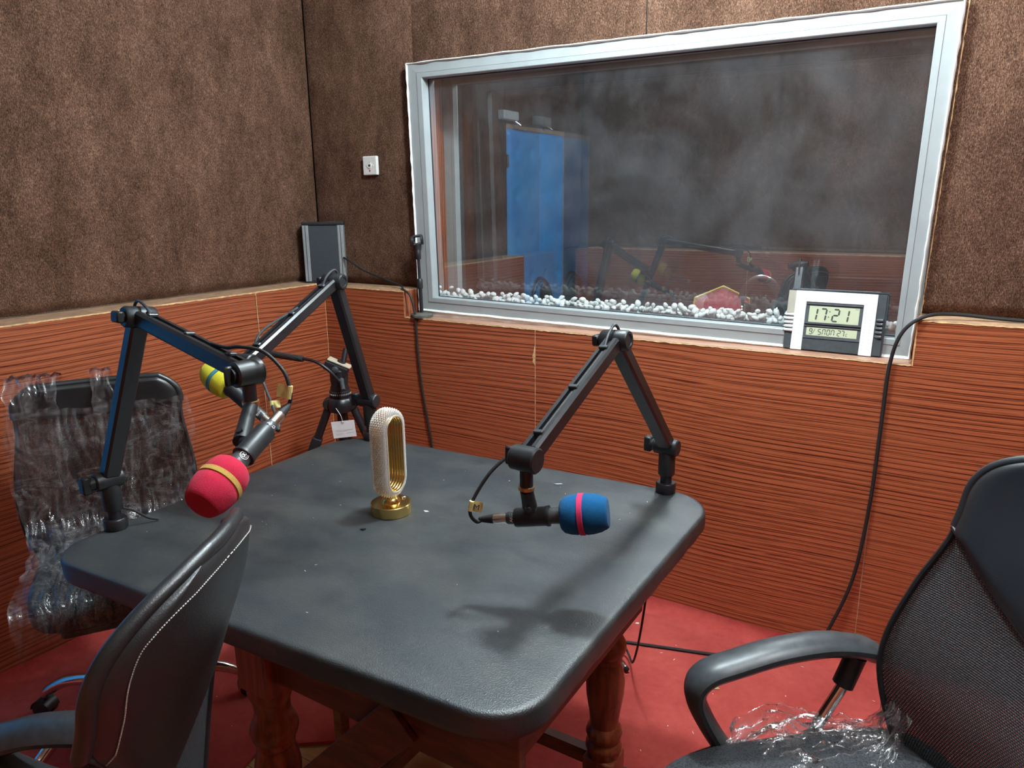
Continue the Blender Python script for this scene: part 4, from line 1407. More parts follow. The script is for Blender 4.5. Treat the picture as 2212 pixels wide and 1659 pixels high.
def cable_tag(parent, at_, xdir, zdir, w, h_, mark=None):
    """flag of yellow tape folded round the cable"""
    m_ = Matrix.Translation(-parent.location) @ basis(at_, xdir, zdir)
    bm = B()
    grid(bm, lambda a, b_: m_ @ Vector((w * (a - 0.15), 0.0016 * math.sin(a * 7 + b_ * 3), h_ * (b_ - 0.5))), 8, 6)
    grid(bm, lambda a, b_: m_ @ Vector((w * (a - 0.15) * 0.97, 0.0022 + 0.0016 * math.sin(a * 7 + b_ * 3), h_ * (b_ - 0.5))), 8, 6)
    tube(bm, [m_ @ Vector((0, 0, -h_ / 2)), m_ @ Vector((0, 0, h_ / 2))], 0.0050, 8)
    o = obj('tape_label', bm, 'tape_yellow', parent, True)
    if mark:
        text_obj('handwriting', mark, h_ * 0.8, m_ @ Matrix(((1, 0, 0, w * 0.40), (0, 0, -1, -0.003), (0, 1, 0, 0), (0, 0, 0, 1))), 'ink', o, 0.0002)
    return o


RC = [(1.814, -1.074, 1.131), (1.816, -1.216, 1.072), (1.780, -1.257, 1.035), (1.750, -1.293, 0.999), (1.728, -1.322, 0.948), (1.726, -1.329, 0.922), (1.731, -1.316, 0.902), (1.738, -1.305, 0.903)]
cr_ = cable('black cable looping from the right boom arm to the blue microphone', RC)
cable_tag(cr_, (1.727, -1.327, 0.938), (0.85, 0.53, -0.2), (0, 0, 1), 0.026, 0.020, 'M')
LC = [(1.260, -1.512, 1.238), (1.318, -1.522, 1.238), (1.364, -1.528, 1.245), (1.409, -1.514, 1.238), (1.451, -1.509, 1.207), (1.463, -1.508, 1.175), (1.463, -1.508, 1.155), (1.460, -1.510, 1.146)]
cl_ = cable('black cable arching from the left boom arm to the red microphone', LC)
cable_tag(cl_, (1.463, -1.509, 1.168), (-0.95, -0.3, 0.15), (0, 0.1, 1), 0.028, 0.024, 'Z')
BC = [(0.945, -1.010, 1.222), (0.940, -1.140, 1.170), (0.975, -1.185, 1.105), (1.022, -1.205, 1.055), (1.078, -1.232, 1.015), (1.120, -1.255, 0.985), (1.126, -1.264, 0.977)]
cb_ = cable('grey cable hanging from the rear boom arm to the yellow microphone', BC, 0.0035, 'arm_grey')
cable_tag(cb_, (1.070, -1.228, 1.021), (0.85, 0.5, 0.1), (-0.4, 0, 1), 0.024, 0.018)

# ---------------- gold and crystal table lamp
lampo = thing('table_lamp', 'gold table lamp with upright oval crystal ring on a round base', 'lamp', (1.327, -1.105, 0.7502), math.radians(4))
bm = B(); lathe(bm, [(0.0495, 0.0), (0.0505, 0.001), (0.0505, 0.0255), (0.0495, 0.0265), (0.046, 0.0268)], seg=48); lb = obj('base', bm, 'gold', lampo, True)
bm = B(); lathe(bm, [(0.024, 0.0265), (0.022, 0.034), (0.016, 0.041), (0.008, 0.045)], seg=28); obj('neck', bm, 'gold', lampo, True)
bm = B(); lathe(bm, [(0.0065, 0.0265), (0.0065, 0.0295), (0.005, 0.031)], (0.012, 0.036, 0), seg=16); obj('switch', bm, 'nickel', lb, True)
Z0, HS, RS = 0.043, 0.128, 0.0475      # bottom of ring, straight part, outer radius


def stadium(u, r_):
    per = 2 * HS + 2 * PI * RS
    s = u * per
    if s < HS:
        return Vector((0, r_, s - HS / 2))
    s -= HS
    if s < PI * RS:
        a = s / RS
        return Vector((0, r_ * math.cos(a), HS / 2 + r_ * math.sin(a)))
    s -= PI * RS
    if s < HS:
        return Vector((0, -r_, HS / 2 - s))
    s -= HS
    a = PI + s / RS
    return Vector((0, r_ * math.cos(a), -HS / 2 + r_ * math.sin(a)))


zc = Vector((0, 0, Z0 + RS + HS / 2))
NU, NVV = 50, 10
bm = B()


def crystal(a, b_, lift=0.0):
    t = (b_ - 0.5) * 2                          # across the band
    q = stadium(a % 1.0, RS - 0.015 * abs(t) ** 2.6 + lift)
    return zc + Vector((0.0225 * math.sin(t * PI / 2), q.y, q.z))


for i in range(NU):
    for j in range(-1, NVV):
        u0 = i / NU; du_ = 0.5 / NU; v0 = j / NVV + (0.5 / NVV if i % 1 else 0); dv_ = 0.5 / NVV
        for half in (0, 1):
            # diamond cells in two interleaved rows, each a small pyramid
            uc = u0 + du_ * half; vc = v0 + dv_ * 2 + (-dv_ if half else 0)
            ring = [(uc - du_, vc), (uc, vc - dv_), (uc + du_, vc), (uc, vc + dv_)]
            if min(q_[1] for q_ in ring) < -0.001 or max(q_[1] for q_ in ring) > 1.001:
                continue
            vs_ = [bm.verts.new(crystal(*q_)) for q_ in ring]
            top = bm.verts.new(crystal(uc, vc, 0.0030))
            for k in range(4):
                bm.faces.new((vs_[k], vs_[(k + 1) % 4], top))
for tt in (0.0, 1.0):
    tube(bm, [crystal(k / 60, tt) for k in range(61)], 0.0022, 6, cap=False)
obj('crystal_ring', bm, 'crystal', lampo, False)
bm = B()


def liner(a, b_):
    t = (b_ - 0.5) * 2
    rr = 0.0290 + 0.0020 * abs(math.sin(b_ * PI * 6))
    q = stadium(a, rr)
    return zc + Vector((0.0232 * t, q.y, q.z))


grid(bm, liner, 96, 48, closed_u=True)
obj('ribbed_liner', bm, 'gold', lampo, True, 80)
bm = B()


def core(a, b_):
    q = stadium(a, 0.0420); return zc + Vector((0.014 * (2 * b_ - 1), q.y, q.z))


grid(bm, core, 96, 2, closed_u=True)
obj('inner_core', bm, 'gold', lampo, True, 80)

# ---------------- digital clock on the sill
ck = thing('digital_clock', 'silver and dark grey digital clock showing 17:21 leaning on the window sill', 'clock', (2.139, 0.060, ZS + 0.0008))
ck.rotation_euler = (-math.radians(9), 0, math.radians(-1.5))
cw, chh, cth = 0.1445, 0.190, 0.022


def cpoly(name, poly, y0, y1, material, parent=ck, bev=0.0):
    bm = B()
    prism(bm, [(a, b_) for a, b_ in poly], y0, y1, Matrix(((1, 0, 0, 0), (0, 0, 1, 0), (0, 1, 0, 0), (0, 0, 0, 1))))
    if bev:
        bmesh.ops.recalc_face_normals(bm, faces=bm.faces)
        bmesh.ops.bevel(bm, geom=[e_ for e_ in bm.edges], offset=bev, segments=2, affect='EDGES')
    return obj(name, bm, material, parent)


def rect(x0, z0, x1, z1):
    return [(x0, z0), (x1, z0), (x1, z1), (x0, z1)]


cpoly('body', rect(-cw, 0, cw, chh), 0.0, cth, 'clock_dark', bev=0.004)
# silver U shaped face
fx0, fx1 = -0.1205, 0.1165
silver = [(fx0, 0.001), (fx0 + 0.0335, 0.001), (fx0 + 0.0335, 0.155), (fx1 - 0.036, 0.155), (fx1 - 0.036, 0.001), (fx1, 0.001), (fx1, chh - 0.001), (fx0, chh - 0.001)]
cpoly('silver_face', silver, -0.004, 0.004, 'silver_plastic', bev=0.0008)
cpoly('corner_piece', rect(-cw + .001, 0.118, fx0 - .0005, chh - .0015), -0.002, 0.004, 'clock_champagne')
for sd, xa, xb in ((-1, -cw - 0.006, fx0 + 0.001), (1, fx1 - 0.001, cw - 0.006)):
    for k in range(5):
        zc_ = 0.112 - k * 0.0125
        bm = B(); tube(bm, [(xa, 0.004, zc_), (xa + 0.008, -0.001, zc_), (xb, -0.003, zc_)], [0.0015, 0.0045, 0.0052], 10)
        obj('chrome_fin' if sd < 0 else 'smoked_fin', bm, 'silver_plastic' if sd < 0 else 'clock_bezel', ck, True)
cpoly('bezel', rect(fx0 + 0.034, 0.085, fx1 - 0.0365, 0.1545), -0.003, 0.002, 'clock_bezel', bev=0.001)
cpoly('bezel', rect(fx0 + 0.034, 0.040, fx1 - 0.0365, 0.083), -0.003, 0.002, 'clock_bezel', bev=0.001)
cpoly('lower_panel', rect(fx0 + 0.034, 0.003, fx1 - 0.0365, 0.0385), -0.0035, 0.002, 'clock_dark', bev=0.001)
sx0, sx1 = fx0 + 0.042, fx1 - 0.046
s1 = cpoly('time_display', rect(sx0 + 0.003, 0.092, sx1, 0.143), -0.0036, -0.001, 'lcd_green')
s2 = cpoly('date_display', rect(sx0 + 0.001, 0.050, sx1, 0.0755), -0.0036, -0.001, 'lcd_green')
for zz, hh in ((0.0855, 0.004), (0.147, 0.003), (0.0775, 0.003)):
    cpoly('display_rim', rect(sx0 - 0.006, zz, sx1 + 0.008, zz + hh), -0.006, -0.002, 'clock_bezel', bev=0.0008)
# dots punched in the silver legs
for xx in (fx0 + 0.0075, fx0 + 0.0215, fx1 - 0.0275, fx1 - 0.0125):
    for k in range(13):
        bm = B(); lathe(bm, [(0.0009, 0), (0.0006, 0.0004)], (xx, -0.0041, 0.022 + k * 0.0098), (0, -1, 0), 6)
        obj('dot', bm, 'speaker_grey', ck)
SEG = {'a': ((0, 1), (1, 1)), 'b': ((1, 1), (1, .5)), 'c': ((1, .5), (1, 0)), 'd': ((0, 0), (1, 0)), 'e': ((0, .5), (0, 0)), 'f': ((0, 1), (0, .5)), 'g': ((0, .5), (1, .5))}
DIG = {'1': 'bc', '7': 'abc', '2': 'abged', '9': 'abcdfg', '5': 'afgcd', 'M': 'abcef', 'O': 'abcdef', 'N': 'abcef', 'C': 'afed'}


def seg7(ch, x, z, w, h_, th, parent, material, slant=0.10):
    for s in DIG[ch]:
        (a, b_), (c_, d_) = SEG[s]
        pa = Vector((x + a * w + slant * b_ * h_, 0, z + b_ * h_)); pb = Vector((x + c_ * w + slant * d_ * h_, 0, z + d_ * h_))
        d = (pb - pa); g_ = th * 0.62
        u_ = d.normalized(); pa = pa + u_ * g_; pb = pb - u_ * g_
        n_ = Vector((-u_.z, 0, u_.x)) * th / 2
        pl = [pa + n_, pa - u_ * th * .5, pa - n_, pb - n_, pb + u_ * th * .5, pb + n_]
        bm = B(); prism(bm, [(q.x, q.z) for q in pl], -0.0040, -0.0036, Matrix(((1, 0, 0, 0), (0, 0, 1, 0), (0, 1, 0, 0), (0, 0, 0, 1))))
        obj('digit_segment', bm, material, parent)


tx = sx0 + 0.010
for ch, xo, mm in (('1', -0.002, 'lcd_ink'), ('7', 0.025, 'lcd_ink'), ('2', 0.062, 'lcd_ink'), ('1', 0.090, 'lcd_ink')):
    seg7(ch, tx + xo, 0.0985, 0.0165, 0.037, 0.0048, s1, mm)
for zz in (0.109, 0.126):
    cpoly('colon_dot', rect(tx + 0.0505 + (0.002 if zz > .12 else 0), zz, tx + 0.0535 + (0.002 if zz > .12 else 0), zz + 0.0035), -0.0040, -0.0036, 'lcd_ink', s1)
text_obj('timer_mark', 'TIMER', 0.0042, Matrix(((1, 0, 0, sx1 - 0.008), (0, 0, -1, -0.0038), (0, 1, 0, 0.139), (0, 0, 0, 1))), 'lcd_ink', s1, 0.0001)
for ch, xo in (('9', 0.004), ('5', 0.030), ('M', 0.043), ('O', 0.056), ('N', 0.069), ('2', 0.087), ('7', 0.098)):
    seg7(ch, tx - 0.004 + xo, 0.0545, 0.0078, 0.0165, 0.0021, s2, 'lcd_ink', 0.06)
seg7('C', tx + 0.108, 0.0545, 0.0042, 0.008, 0.0012, s2, 'lcd_ink', 0.06)
bm = B(); tube(bm, [(tx + 0.0105, -0.0038, 0.0555), (tx + 0.0165, -0.0038, 0.0705)], 0.0006, 4); obj('date_slash', bm, 'lcd_ink', s2)

# ---------------- small microphone stand on the sill
SX, SY = 0.534, 0.031
msd = thing('desk_microphone_stand', 'small black microphone stand with round base and empty clip on the window sill', 'microphone stand', (SX, SY, ZS))
bm = B(); lathe(bm, [(0.0465, 0.0005), (0.0475, 0.004), (0.0465, 0.012), (0.043, 0.0145), (0.014, 0.0175), (0.010, 0.019)], (SX, SY, ZS), seg=36); wobj('base', bm, 'dusty_rubber', msd)
lean = Vector((-0.02, 0.012, 0.40)).normalized()
o_ = Vector((SX, SY, ZS))
bm = B(); tube(bm, [o_ + lean * 0.012, o_ + lean * 0.145], 0.0082, 12); wobj('lower_tube', bm, 'black_metal', msd)
bm = B(); lathe(bm, [(0.0095, 0.118), (0.0120, 0.122), (0.0120, 0.156), (0.0095, 0.160)], o_, lean, 16); wobj('lock_collar', bm, 'black_plastic', msd)
bm = B(); tube(bm, [o_ + lean * 0.150, o_ + lean * 0.262], 0.0064, 12); wobj('upper_tube', bm, 'black_metal', msd)
bm = B(); lathe(bm, [(0.0085, 0.240), (0.0110, 0.243), (0.0110, 0.282), (0.0085, 0.285)], o_, lean, 14); wobj('swivel', bm, 'black_plastic', msd)
ct = o_ + lean * 0.318
bm = B(); tube(bm, [o_ + lean * 0.275, ct - lean * 0.014], [0.011, 0.0145], 10)
ca = Vector((0.80, 0.55, 0.12)).normalized()
x_, y_, _d = frame_from(ca)
for (ra, rb) in ((-0.024, -0.014), (0.014, 0.024)):
    lathe(bm, [(0.0150, ra), (0.0200, ra), (0.0200, rb), (0.0150, rb), (0.0150, ra)], ct, ca, 20, cap=False)
for sg in (-1, 1):
    tube(bm, [ct + ca * -0.016 - lean * 0.016 + y_ * 0 + x_ * 0.008 * sg, ct + ca * 0.016 - lean * 0.016 + x_ * 0.008 * sg], 0.0055, 8)
tube(bm, [ct + ca * -0.018 + lean * 0.0175, ct + ca * 0.018 + lean * 0.0175], 0.0055, 8)
wobj('clip', bm, 'black_plastic', msd)

# ---------------- corner loudspeaker
sp_ = thing('wall_speaker', 'slim dark loudspeaker with grey side rails in the corner above the wood panelling', 'loudspeaker', (0.008, 0.010, HL + .001), math.radians(38))


def sbox(name, lo, hi, material, r_=0.003, parent=None):
    return obj(name, rbox(lo, hi, r_, 2), material, parent or sp_)


hw_, sh = 0.090, 0.268
sbox('cabinet', (-hw_ + .012, 0.0, 0.002), (hw_ - .012, 0.085, sh - .004), 'black_plastic')
sbox('grille', (-hw_ + .026, -0.006, 0.008), (hw_ - .026, 0.002, sh - .016), 'speaker_grille', 0.001)
for sg in (-1, 1):
    x0, x1 = sorted((sg * (hw_ - 0.027), sg * hw_))
    rl = sbox('side_rail', (x0, -0.009, 0.006), (x1, 0.05, sh - 0.014), 'speaker_grey')
    xm = (x0 + x1) / 2
    sbox('rail_groove', (xm - 0.0012, -0.0098, 0.007), (xm + 0.0012, -0.008, sh - .016), 'black_plastic', 0.0003, rl)
sbox('end_cap', (-hw_ - .001, -0.011, sh - .014), (hw_ + .001, 0.055, sh), 'black_plastic')
sbox('end_cap', (-hw_ - .001, -0.011, 0.0), (hw_ + .001, 0.055, 0.007), 'black_plastic')

# ---------------- wall socket
so = thing('wall_socket', 'white square television socket plate on the carpeted window wall', 'wall socket', (0.231, 0.104, 1.648))
obj('plate', rbox((-0.0395, -0.012, -0.0395), (0.0395, 0.004, 0.0395), 0.004, 2), 'white_plastic', so)
bm = B(); lathe(bm, [(0.013, -0.0122), (0.0125, -0.0140), (0.006, -0.0140), (0.0055, -0.011), (0.001, -0.011)], axis=(0, 1, 0), seg=20); obj('socket_ring', bm, 'white_plastic', so, True)
bm = B(); lathe(bm, [(0.005, -0.0145), (0.004, -0.0150)], axis=(0, 1, 0), seg=14); obj('socket_hole', bm, 'black_rubber', so)
for sx_ in (-0.019, 0.019):
    bm = B(); lathe(bm, [(0.0022, -0.0123), (0.0016, -0.0132)], (sx_, 0, 0), (0, 1, 0), 10); obj('screw', bm, 'nickel', so)
for sz in (0.014, -0.012):
    bm = B(); lathe(bm, [(0.0020, -0.0123), (0.0014, -0.0130)], (0, 0, sz), (0, 1, 0), 10); obj('pin_hole', bm, 'black_rubber', so)
bm = B(); prism(bm, [(-0.003, -0.018), (0.003, -0.019), (0.004, -0.022), (0.001, -0.026), (-0.003, -0.022)], -0.0130, -0.0120, Matrix(((1, 0, 0, 0), (0, 0, 1, 0), (0, 1, 0, 0), (0, 0, 0, 1)))); obj('red_mark', bm, 'red_paint', so)

# ---------------- tripod
TX, TY = 0.372, -0.312
tr_ = thing('camera_tripod', 'black camera tripod with fluid head and white swing tag in the corner behind the table', 'tripod', (TX, TY, 0))
for an in (218, 28, 128):
    d = Vector((math.cos(math.radians(an)), math.sin(math.radians(an)), 0))
    top = Vector((TX, TY, 0.70)) + d * 0.045
    foot = Vector((TX, TY, 0.0)) + d * 0.33
    dv = (foot - top)
    bm = B(); tube(bm, [top, top + dv * 0.30], 0.0165, 12); lg = wobj('leg', bm, 'black_metal', tr_)
    bm = B(); tube(bm, [top + dv * 0.28, top + dv * 0.97], 0.0125, 12); wobj('lower_leg', bm, 'black_metal', tr_, True, lg)
    bm = rbox((-0.02, -0.021, -0.038), (0.021, 0.021, 0.038), 0.004, 2, basis(top + dv * 0.25, d.cross(Vector((0, 0, 1))), -dv.normalized())); wobj('leg_lock', bm, 'black_plastic', tr_, False, lg)
    bm = B(); lathe(bm, [(0.014, 0), (0.016, 0.01), (0.013, 0.03)], foot, (0, 0, 1), 12); wobj('foot', bm, 'black_rubber', tr_, True, lg)
    bm = B(); lathe(bm, [(0.022, -0.022), (0.026, -0.016), (0.026, 0.016), (0.022, 0.022)], top + Vector((0, 0, 0.004)), d.cross(Vector((0, 0, 1))), 16); wobj('shoulder_joint', bm, 'black_plastic', tr_)
bm = B(); lathe(bm, [(0.018, 0.40), (0.018, 0.66), (0.050, 0.675), (0.056, 0.70), (0.050, 0.725), (0.040, 0.733)], (TX, TY, 0), seg=24); wobj('centre_column', bm, 'black_metal', tr_)
bm = B(); lathe(bm, [(0.041, 0.733), (0.043, 0.736), (0.043, 0.757), (0.038, 0.760), (0.038, 0.768), (0.033, 0.785), (0.036, 0.80), (0.036, 0.842), (0.028, 0.850)], (TX, TY, 0), seg=26); hd = wobj('fluid_head', bm, 'black_plastic', tr_)
bm = B()
for k in range(36):
    a = 2 * PI * k / 36
    d = Vector((math.cos(a), math.sin(a), 0))
    add_bm(bm, rbox((0.0425, -0.0008, 0.745), (0.0437, 0.0008, 0.751), 0.0001, 1, Matrix.Translation((TX, TY, 0)) @ Matrix.Rotation(a, 4, 'Z')))
wobj('degree_scale', bm, 'white_paint', tr_, False, hd)
tl = Matrix.Translation((TX, TY, 0.862)) @ Matrix.Rotation(math.radians(32), 4, 'Z') @ Matrix.Rotation(math.radians(24), 4, 'Y')
wobj('tilt_block', rbox((-0.05, -0.030, -0.030), (0.045, 0.030, 0.006), 0.004, 2, tl), 'black_plastic', tr_, False)
pl = wobj('quick_release_plate', rbox((-0.046, -0.023, 0.008), (0.050, 0.023, 0.016), 0.002, 1, tl), 'tan_plate', tr_, False)
bm = B(); lathe(bm, [(0.016, 0.016), (0.016, 0.021), (0.011, 0.022)], (0.006, 0.0, 0), seg=16); bmesh.ops.transform(bm, matrix=tl, verts=bm.verts); wobj('camera_screw', bm, 'black_rubber', tr_, True, pl)
bm = B(); tube(bm, [tl @ Vector((0.015, 0, 0.018)), tl @ Vector((0.002, 0.02, 0.07))], 0.011, 10); wobj('locating_post', bm, 'black_metal', tr_, True, pl)
bm = B(); lathe(bm, [(0.012, 0.03), (0.014, 0.033), (0.014, 0.045), (0.010, 0.048)], tl @ Vector((0, 0, -0.012)), tl.to_3x3() @ Vector((0, -1, 0)), 16); wobj('tilt_lock', bm, 'arm_grey', tr_)
h0 = Vector((TX + 0.045, TY - 0.035, 0.800))
hp = [h0, Vector((0.385, -0.385, 0.862)), Vector((0.335, -0.405, 0.893)), Vector((0.262, -0.415, 0.898))]
bm = B(); tube(bm, catmull(hp, 6), 0.0062, 10); ph = wobj('pan_handle', bm, 'black_metal', tr_)
g0, g1 = Vector((0.285, -0.412, 0.897)), Vector((0.095, -0.425, 0.903))
bm = B(); lathe(bm, [(0.0095, 0), (0.0120, 0.004), (0.0130, 0.05), (0.0135, (g1 - g0).length - 0.006), (0.0105, (g1 - g0).length)], g0, g1 - g0, 18); wobj('grip', bm, 'knurled_grip', tr_, True, ph)
bm = B(); tube(bm, [h0 + Vector((-0.01, 0.012, 0.012)), h0 + Vector((0.03, -0.02, -0.02))], [0.010, 0.008], 10); wobj('handle_clamp', bm, 'arm_grey', tr_, True, ph)
# swing tag
tagm = basis((0.419, -0.352, 0.612), (0.86, 0.50, 0), (0, 0, 1))
tg_ = wobj('swing_tag', rbox((-0.047, -0.0007, -0.035), (0.047, 0.0007, 0.034), 0.0003, 1, tagm @ Matrix.Rotation(math.radians(-6), 4, 'Y')), 'white_paint', tr_, False)
bm = B(); tube(bm, catmull([(TX + 0.02, TY - 0.05, 0.70), (0.418, -0.362, 0.67), (0.419, -0.355, 0.638)], 5), 0.0011, 6); wobj('tag_string', bm, 'white_paint', tr_, True, tg_)
bm = B()
for zz, xa, xb in ((-0.004, -0.034, 0.036), (-0.009, -0.030, 0.012), (-0.018, -0.036, -0.004), (-0.018, 0.008, 0.038), (-0.023, -0.034, -0.010)):
    add_bm(bm, rbox((xa, -0.0011, zz), (xb, -0.0006, zz + 0.0010), 0.0001, 1, tagm @ Matrix.Rotation(math.radians(-6), 4, 'Y')))
wobj('printed_lines', bm, 'grey_print', tr_, False, tg_)
bm = B(); lathe(bm, [(0.002, 0), (0.002, 0.0005)], tagm @ Vector((0, -0.0008, 0.027)), tagm.to_3x3() @ Vector((0, -1, 0)), 10); wobj('eyelet', bm, 'black_rubber', tr_, False, tg_)

# ---------------- loose cables
cable('black speaker cable running along the ledge and down the panelling behind the table',
      [(0.085, 0.05, 1.255), (0.14, 0.045, 1.235), (0.20, 0.06, 1.200), (0.30, 0.07, 1.168), (0.40, 0.06, 1.145), (0.455, 0.01, 1.138), (0.505, -0.006, 1.115), (0.524, -0.007, 1.06), (0.530, -0.006, 1.015), (0.533, -0.006, 0.90), (0.545, -0.006, 0.75), (0.565, -0.006, 0.62), (0.591, -0.006, 0.461), (0.60, -0.006, 0.25), (0.63, -0.03, 0.012), (0.75, -0.15, 0.005)], 0.0045)
cable('black cable hanging from the right ledge past the clock down to the floor',
      [(3.3, 0.06, HWR + .008), (2.80, 0.070, HWR + .007), (2.60, 0.060, HWR + .008), (2.46, 0.035, 1.172), (2.385, -0.004, 1.164), (2.335, -0.012, 1.113), (2.314, -0.010, 1.015), (2.311, -0.008, 0.858), (2.306, -0.008, 0.588), (2.285, -0.010, 0.329), (2.239, -0.016, 0.148), (2.204, -0.03, 0.067), (2.14, -0.07, 0.012), (2.03, -0.13, 0.006), (1.916, -0.181, 0.006), (1.75, -0.232, 0.006), (1.619, -0.272, 0.006), (1.45, -0.33, 0.006)], 0.0055)
cable('thin black cable hanging in a loop below the right table edge',
      [(1.83, -0.64, 0.695), (1.822, -0.615, 0.55), (1.809, -0.596, 0.40), (1.775, -0.55, 0.22), (1.72, -0.45, 0.07), (1.672, -0.361, 0.022), (1.640, -0.345, 0.06), (1.615, -0.36, 0.13), (1.60, -0.42, 0.30), (1.60, -0.60, 0.62), (1.60, -0.62, 0.695)], 0.0035)
cable('short black cable at the foot of the left boom arm', [(0.838, -1.497, 0.80), (0.848, -1.48, 0.79), (0.862, -1.455, 0.765), (0.872, -1.435, 0.7545)], 0.0032)

# ---------------- chrome rod on the floor behind the right table leg
cr0 = thing('chrome_rod', 'short chrome rod with black tip lying on the red carpet behind the right table leg', 'rod', (1.60, -0.375, 0))
bm = B(); tube(bm, [(1.575, -0.335, 0.0135), (1.667, -0.404, 0.0135)], 0.0115, 14); wobj('shaft', bm, 'nickel', cr0)
bm = B(); lathe(bm, [(0.0115, 0), (0.0118, 0.002), (0.0118, 0.004), (0.0095, 0.006), (0.0092, 0.020), (0.0070, 0.024)], (1.667, -0.404, 0.0135), (0.8, -0.6, 0), 14); wobj('collar', bm, 'nickel', cr0)
bm = B(); lathe(bm, [(0.0085, 0.020), (0.0085, 0.028), (0.004, 0.031)], (1.667, -0.404, 0.0135), (0.8, -0.6, 0), 14); wobj('rubber_tip', bm, 'black_rubber', cr0)

# ---------------- white pebbles between the panes
protos = []
for k in range(7):
    bm = B()
    bmesh.ops.create_icosphere(bm, subdivisions=2, radius=1.0)
    for v_ in bm.verts:
        n_ = mnoise.noise(v_.co * 1.1 + Vector((k * 9, 0, 0)))
        v_.co *= 1 + 0.28 * n_
    bmesh.ops.scale(bm, vec=(1.0, 0.72 + 0.06 * (k % 3), 0.55 + 0.05 * (k % 4)), verts=bm.verts)
    me = bpy.data.meshes.new('pebble'); bm.to_mesh(me); bm.free()
    for f in me.polygons:
        f.use_smooth = True
    me.materials.append(MATS['pebble_white'])
    protos.append(me)
rp = random.Random(3)
cnt = 0
NPB = 300
for i in range(NPB):
    layer = i / NPB
    o = bpy.data.objects.new('pebble', protos[i % 7]); C.objects.link(o)
    x = 0.50 + (2.33 - 0.50) * ((i * 0.6180339) % 1.0)
    hump = 0.5 + 0.5 * mnoise.noise(Vector((x * 6, 0, 0))) + (0.6 if x < 0.60 else 0)
    sc = 0.010 + 0.006 * rp.random()
    if layer < 0.55:
        y = 0.140 + 0.035 * rp.random(); z = WZ0 + 0.020 + 0.010 * rp.random()
    elif layer < 0.85:
        y = 0.141 + 0.03 * rp.random(); z = WZ0 + 0.031 + 0.010 * rp.random()
    else:
        y = 0.144 + 0.03 * rp.random(); z = WZ0 + 0.040 + 0.016 * hump
    o.location = (x, y, z)
    o.scale = (sc, sc, sc)
    o.rotation_euler = (rp.uniform(-1.0, 1.0), rp.uniform(-1.0, 1.0), rp.uniform(0, 6.28))
    tag(o, 'smooth white pebble among many lying along the bottom between the window panes', 'pebble', 'white pebbles inside the window')

# ---------------- things on the desk behind the glass
dk = thing('control_desk', 'dark desk standing close behind the studio window glass', 'desk', (1.75, 0.95, 0))
wobj('desk_top', rbox((0.9, 0.50, 0.945), (2.7, 1.35, 0.98), 0.004, 1), 'desk_grey', dk, False)
for x in (0.95, 2.65):
    for y in (0.55, 1.30):
        wobj('leg', rbox((x - .02, y - .02, 0), (x + .02, y + .02, 0.945), 0.003, 1), 'black_metal', dk, False)
hpz = 0.9805
hpn = thing('headphones', 'black headphones with shiny band standing on the desk behind the window', 'headphones', (1.745, 0.80, hpz), math.radians(8))
arc = [Vector((0.072 * math.cos(a), 0, 0.10 + 0.085 * math.sin(a))) for a in [PI * k / 24 for k in range(25)]]
bm = B(); tube(bm, arc, 0.017, 12, up=(0, 1, 0), flat=0.35); hb = obj('headband', bm, 'black_plastic', hpn, True)
bm = B(); tube(bm, [q * 1.0 + Vector((0, 0, 0.007)) for q in arc[3:22]], 0.013, 10, up=(0, 1, 0), flat=0.3); obj('band_trim', bm, 'chrome', hb, True)
for sg in (-1, 1):
    bm = B(); tube(bm, [(0.072 * sg, 0, 0.105), (0.074 * sg, 0, 0.055)], 0.007, 8); obj('slider', bm, 'black_metal', hpn, True)
    bm = B(); lathe(bm, [(0.020, -0.02), (0.040, -0.018), (0.043, 0.0), (0.038, 0.014), (0.022, 0.018)], (0.068 * sg, 0, 0.043), (sg, -0.5, 0.3), 24); obj('ear_cup', bm, 'black_plastic', hpn, True)
    bm = B(); lathe(bm, [(0.030, 0.016), (0.028, 0.020), (0.010, 0.021)], (0.068 * sg, 0, 0.043), (sg, -0.5, 0.3), 24); obj('cup_badge', bm, 'chrome', hpn, True)
bxr = thing('trimmed_pad', 'red hexagonal pad with yellow trim beside the headphones behind the window', 'pad', (1.57, 0.86, hpz), math.radians(20))
hexp = [(-0.125, -0.01), (-0.12, 0.035), (0.0, 0.085), (0.11, 0.035), (0.115, -0.005), (0.02, -0.035)]
bm = B(); prism(bm, hexp, -0.02, 0.02, Matrix(((1, 0, 0, 0), (0, 0.35, 1, 0.0), (0, 1, -0.3, 0.045), (0, 0, 0, 1)))); obj('cushion', bm, 'red_fabric', bxr)
for off in (-0.02, 0.0):
    bm = B()
    pts = [Matrix(((1, 0, 0, 0), (0, 0.35, 1, 0.0), (0, 1, -0.3, 0.045), (0, 0, 0, 1))) @ Vector((q[0] * 1.01, q[1] * 1.03, off)) for q in hexp]
    tube(bm, pts + [pts[0]], 0.005, 6); obj('trim_cord', bm, 'yellow_trim', bxr)

# ---------------- scraps
def scrap(name, label, cat, pts, z, material, th=0.0012):
    cx = sum(q[0] for q in pts) / len(pts); cy = sum(q[1] for q in pts) / len(pts)
    bm = B(); prism(bm, [(q[0] - cx, q[1] - cy) for q in pts], 0.0003, th)
    for v_ in bm.verts:
        v_.co.z += 0.0015 * abs(mnoise.noise(Vector((v_.co.x * 300, v_.co.y * 300, 0))))
    o = obj(name, bm, material); o.location = (cx, cy, z)
    return tag(o, label, cat)


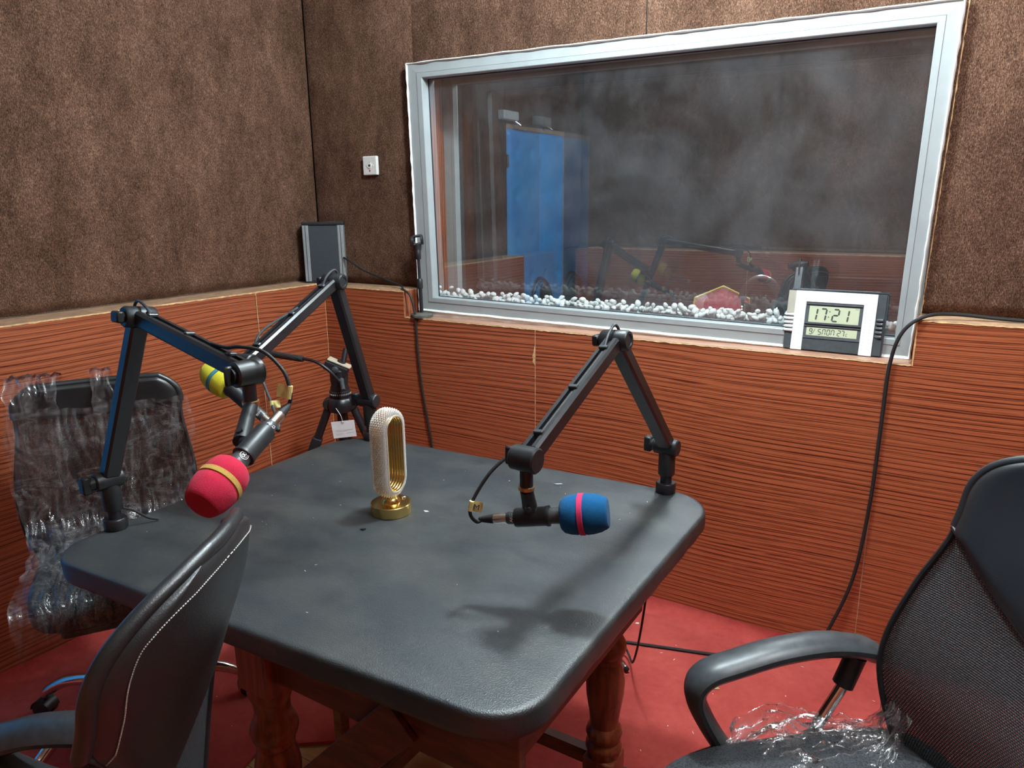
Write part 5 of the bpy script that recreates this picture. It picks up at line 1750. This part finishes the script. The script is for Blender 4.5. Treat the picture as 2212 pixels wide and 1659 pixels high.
scrap('paper_scrap', 'small pale paper scrap on the table beyond the blue microphone', 'scrap', [(1.588, -0.742), (1.604, -0.730), (1.612, -0.732), (1.600, -0.744)], 0.750, 'grey_print')
scrap('paper_scrap', 'tiny white paper curl on the table right of the gold lamp', 'scrap', [(1.394, -1.062), (1.403, -1.058), (1.409, -1.060), (1.402, -1.065)], 0.750, 'white_chip')
scrap('black_fleck', 'tiny black crumb on the table in front of the gold lamp', 'scrap', [(1.334, -1.224), (1.342, -1.222), (1.344, -1.216), (1.337, -1.217)], 0.750, 'black_rubber', 0.004)
scrap('wood_chip', 'tan chip lying on the red carpet inside the right armrest', 'scrap', [(1.945, -0.345), (1.962, -0.340), (1.972, -0.350), (1.958, -0.358)], 0.0, 'tan_chip', 0.003)
scrap('white_chip', 'white chip on the carpet below the wall, nearer the panelling', 'scrap', [(1.553, -0.102), (1.565, -0.098), (1.563, -0.090), (1.554, -0.093)], 0.0, 'white_chip', 0.003)
scrap('white_chip', 'white chip on the carpet beside the hanging cable loop', 'scrap', [(1.603, -0.142), (1.616, -0.139), (1.615, -0.131), (1.606, -0.133)], 0.0, 'white_chip', 0.003)
rs = random.Random(11)
bm = B()
for k in range(170):
    x = rs.choice((rs.uniform(0.1, 1.0), rs.uniform(1.4, 2.5))); y = rs.uniform(-1.9, -0.06)
    if 0.93 < x < 1.78 and y < -0.95:
        continue
    a = rs.uniform(0, PI); l_ = rs.uniform(0.0012, 0.006); w_ = 0.0008
    c_, s_ = math.cos(a), math.sin(a)
    bm.faces.new([bm.verts.new((x + c_ * i * l_ - s_ * j * w_, y + s_ * i * l_ + c_ * j * w_, 0.0022)) for i, j in ((-1, -1), (1, -1), (1, 1), (-1, 1))])
o = obj('floor_lint', bm, 'white_chip'); tag(o, 'scattered white lint and crumbs on the red carpet', 'lint', kind='stuff')
bm = B()
for k in range(26):
    x = rs.uniform(0.85, 1.95); y = rs.uniform(-1.58, -0.7)
    a = rs.uniform(0, PI); l_ = rs.uniform(0.0008, 0.0028); w_ = 0.0007
    c_, s_ = math.cos(a), math.sin(a)
    bm.faces.new([bm.verts.new((x + c_ * i * l_ - s_ * j * w_, y + s_ * i * l_ + c_ * j * w_, 0.7509)) for i, j in ((-1, -1), (1, -1), (1, 1), (-1, 1))])
o = obj('table_dust', bm, 'white_chip'); tag(o, 'white dust specks scattered on the black table top', 'dust', kind='stuff')

# ---------------- ceiling holders: the window lamp's, then an invented one over the fill light
for (x, y, z), lb_ in ((LAMP_A, 'round white ceiling lamp holder near the window wall'), (FILL_B, 'invented round white holder for the added fill light above the right chair')):
    h_ = thing('lamp_and_fill_holder', lb_, 'ceiling lamp', (x, y, ZC), 0, 'ceiling lamps')
    bm = B(); lathe(bm, [(0.06, -0.001), (0.06, -0.018), (0.03, -0.030), (0.022, -0.06)], seg=24); obj('holder', bm, 'white_plastic', h_, True)
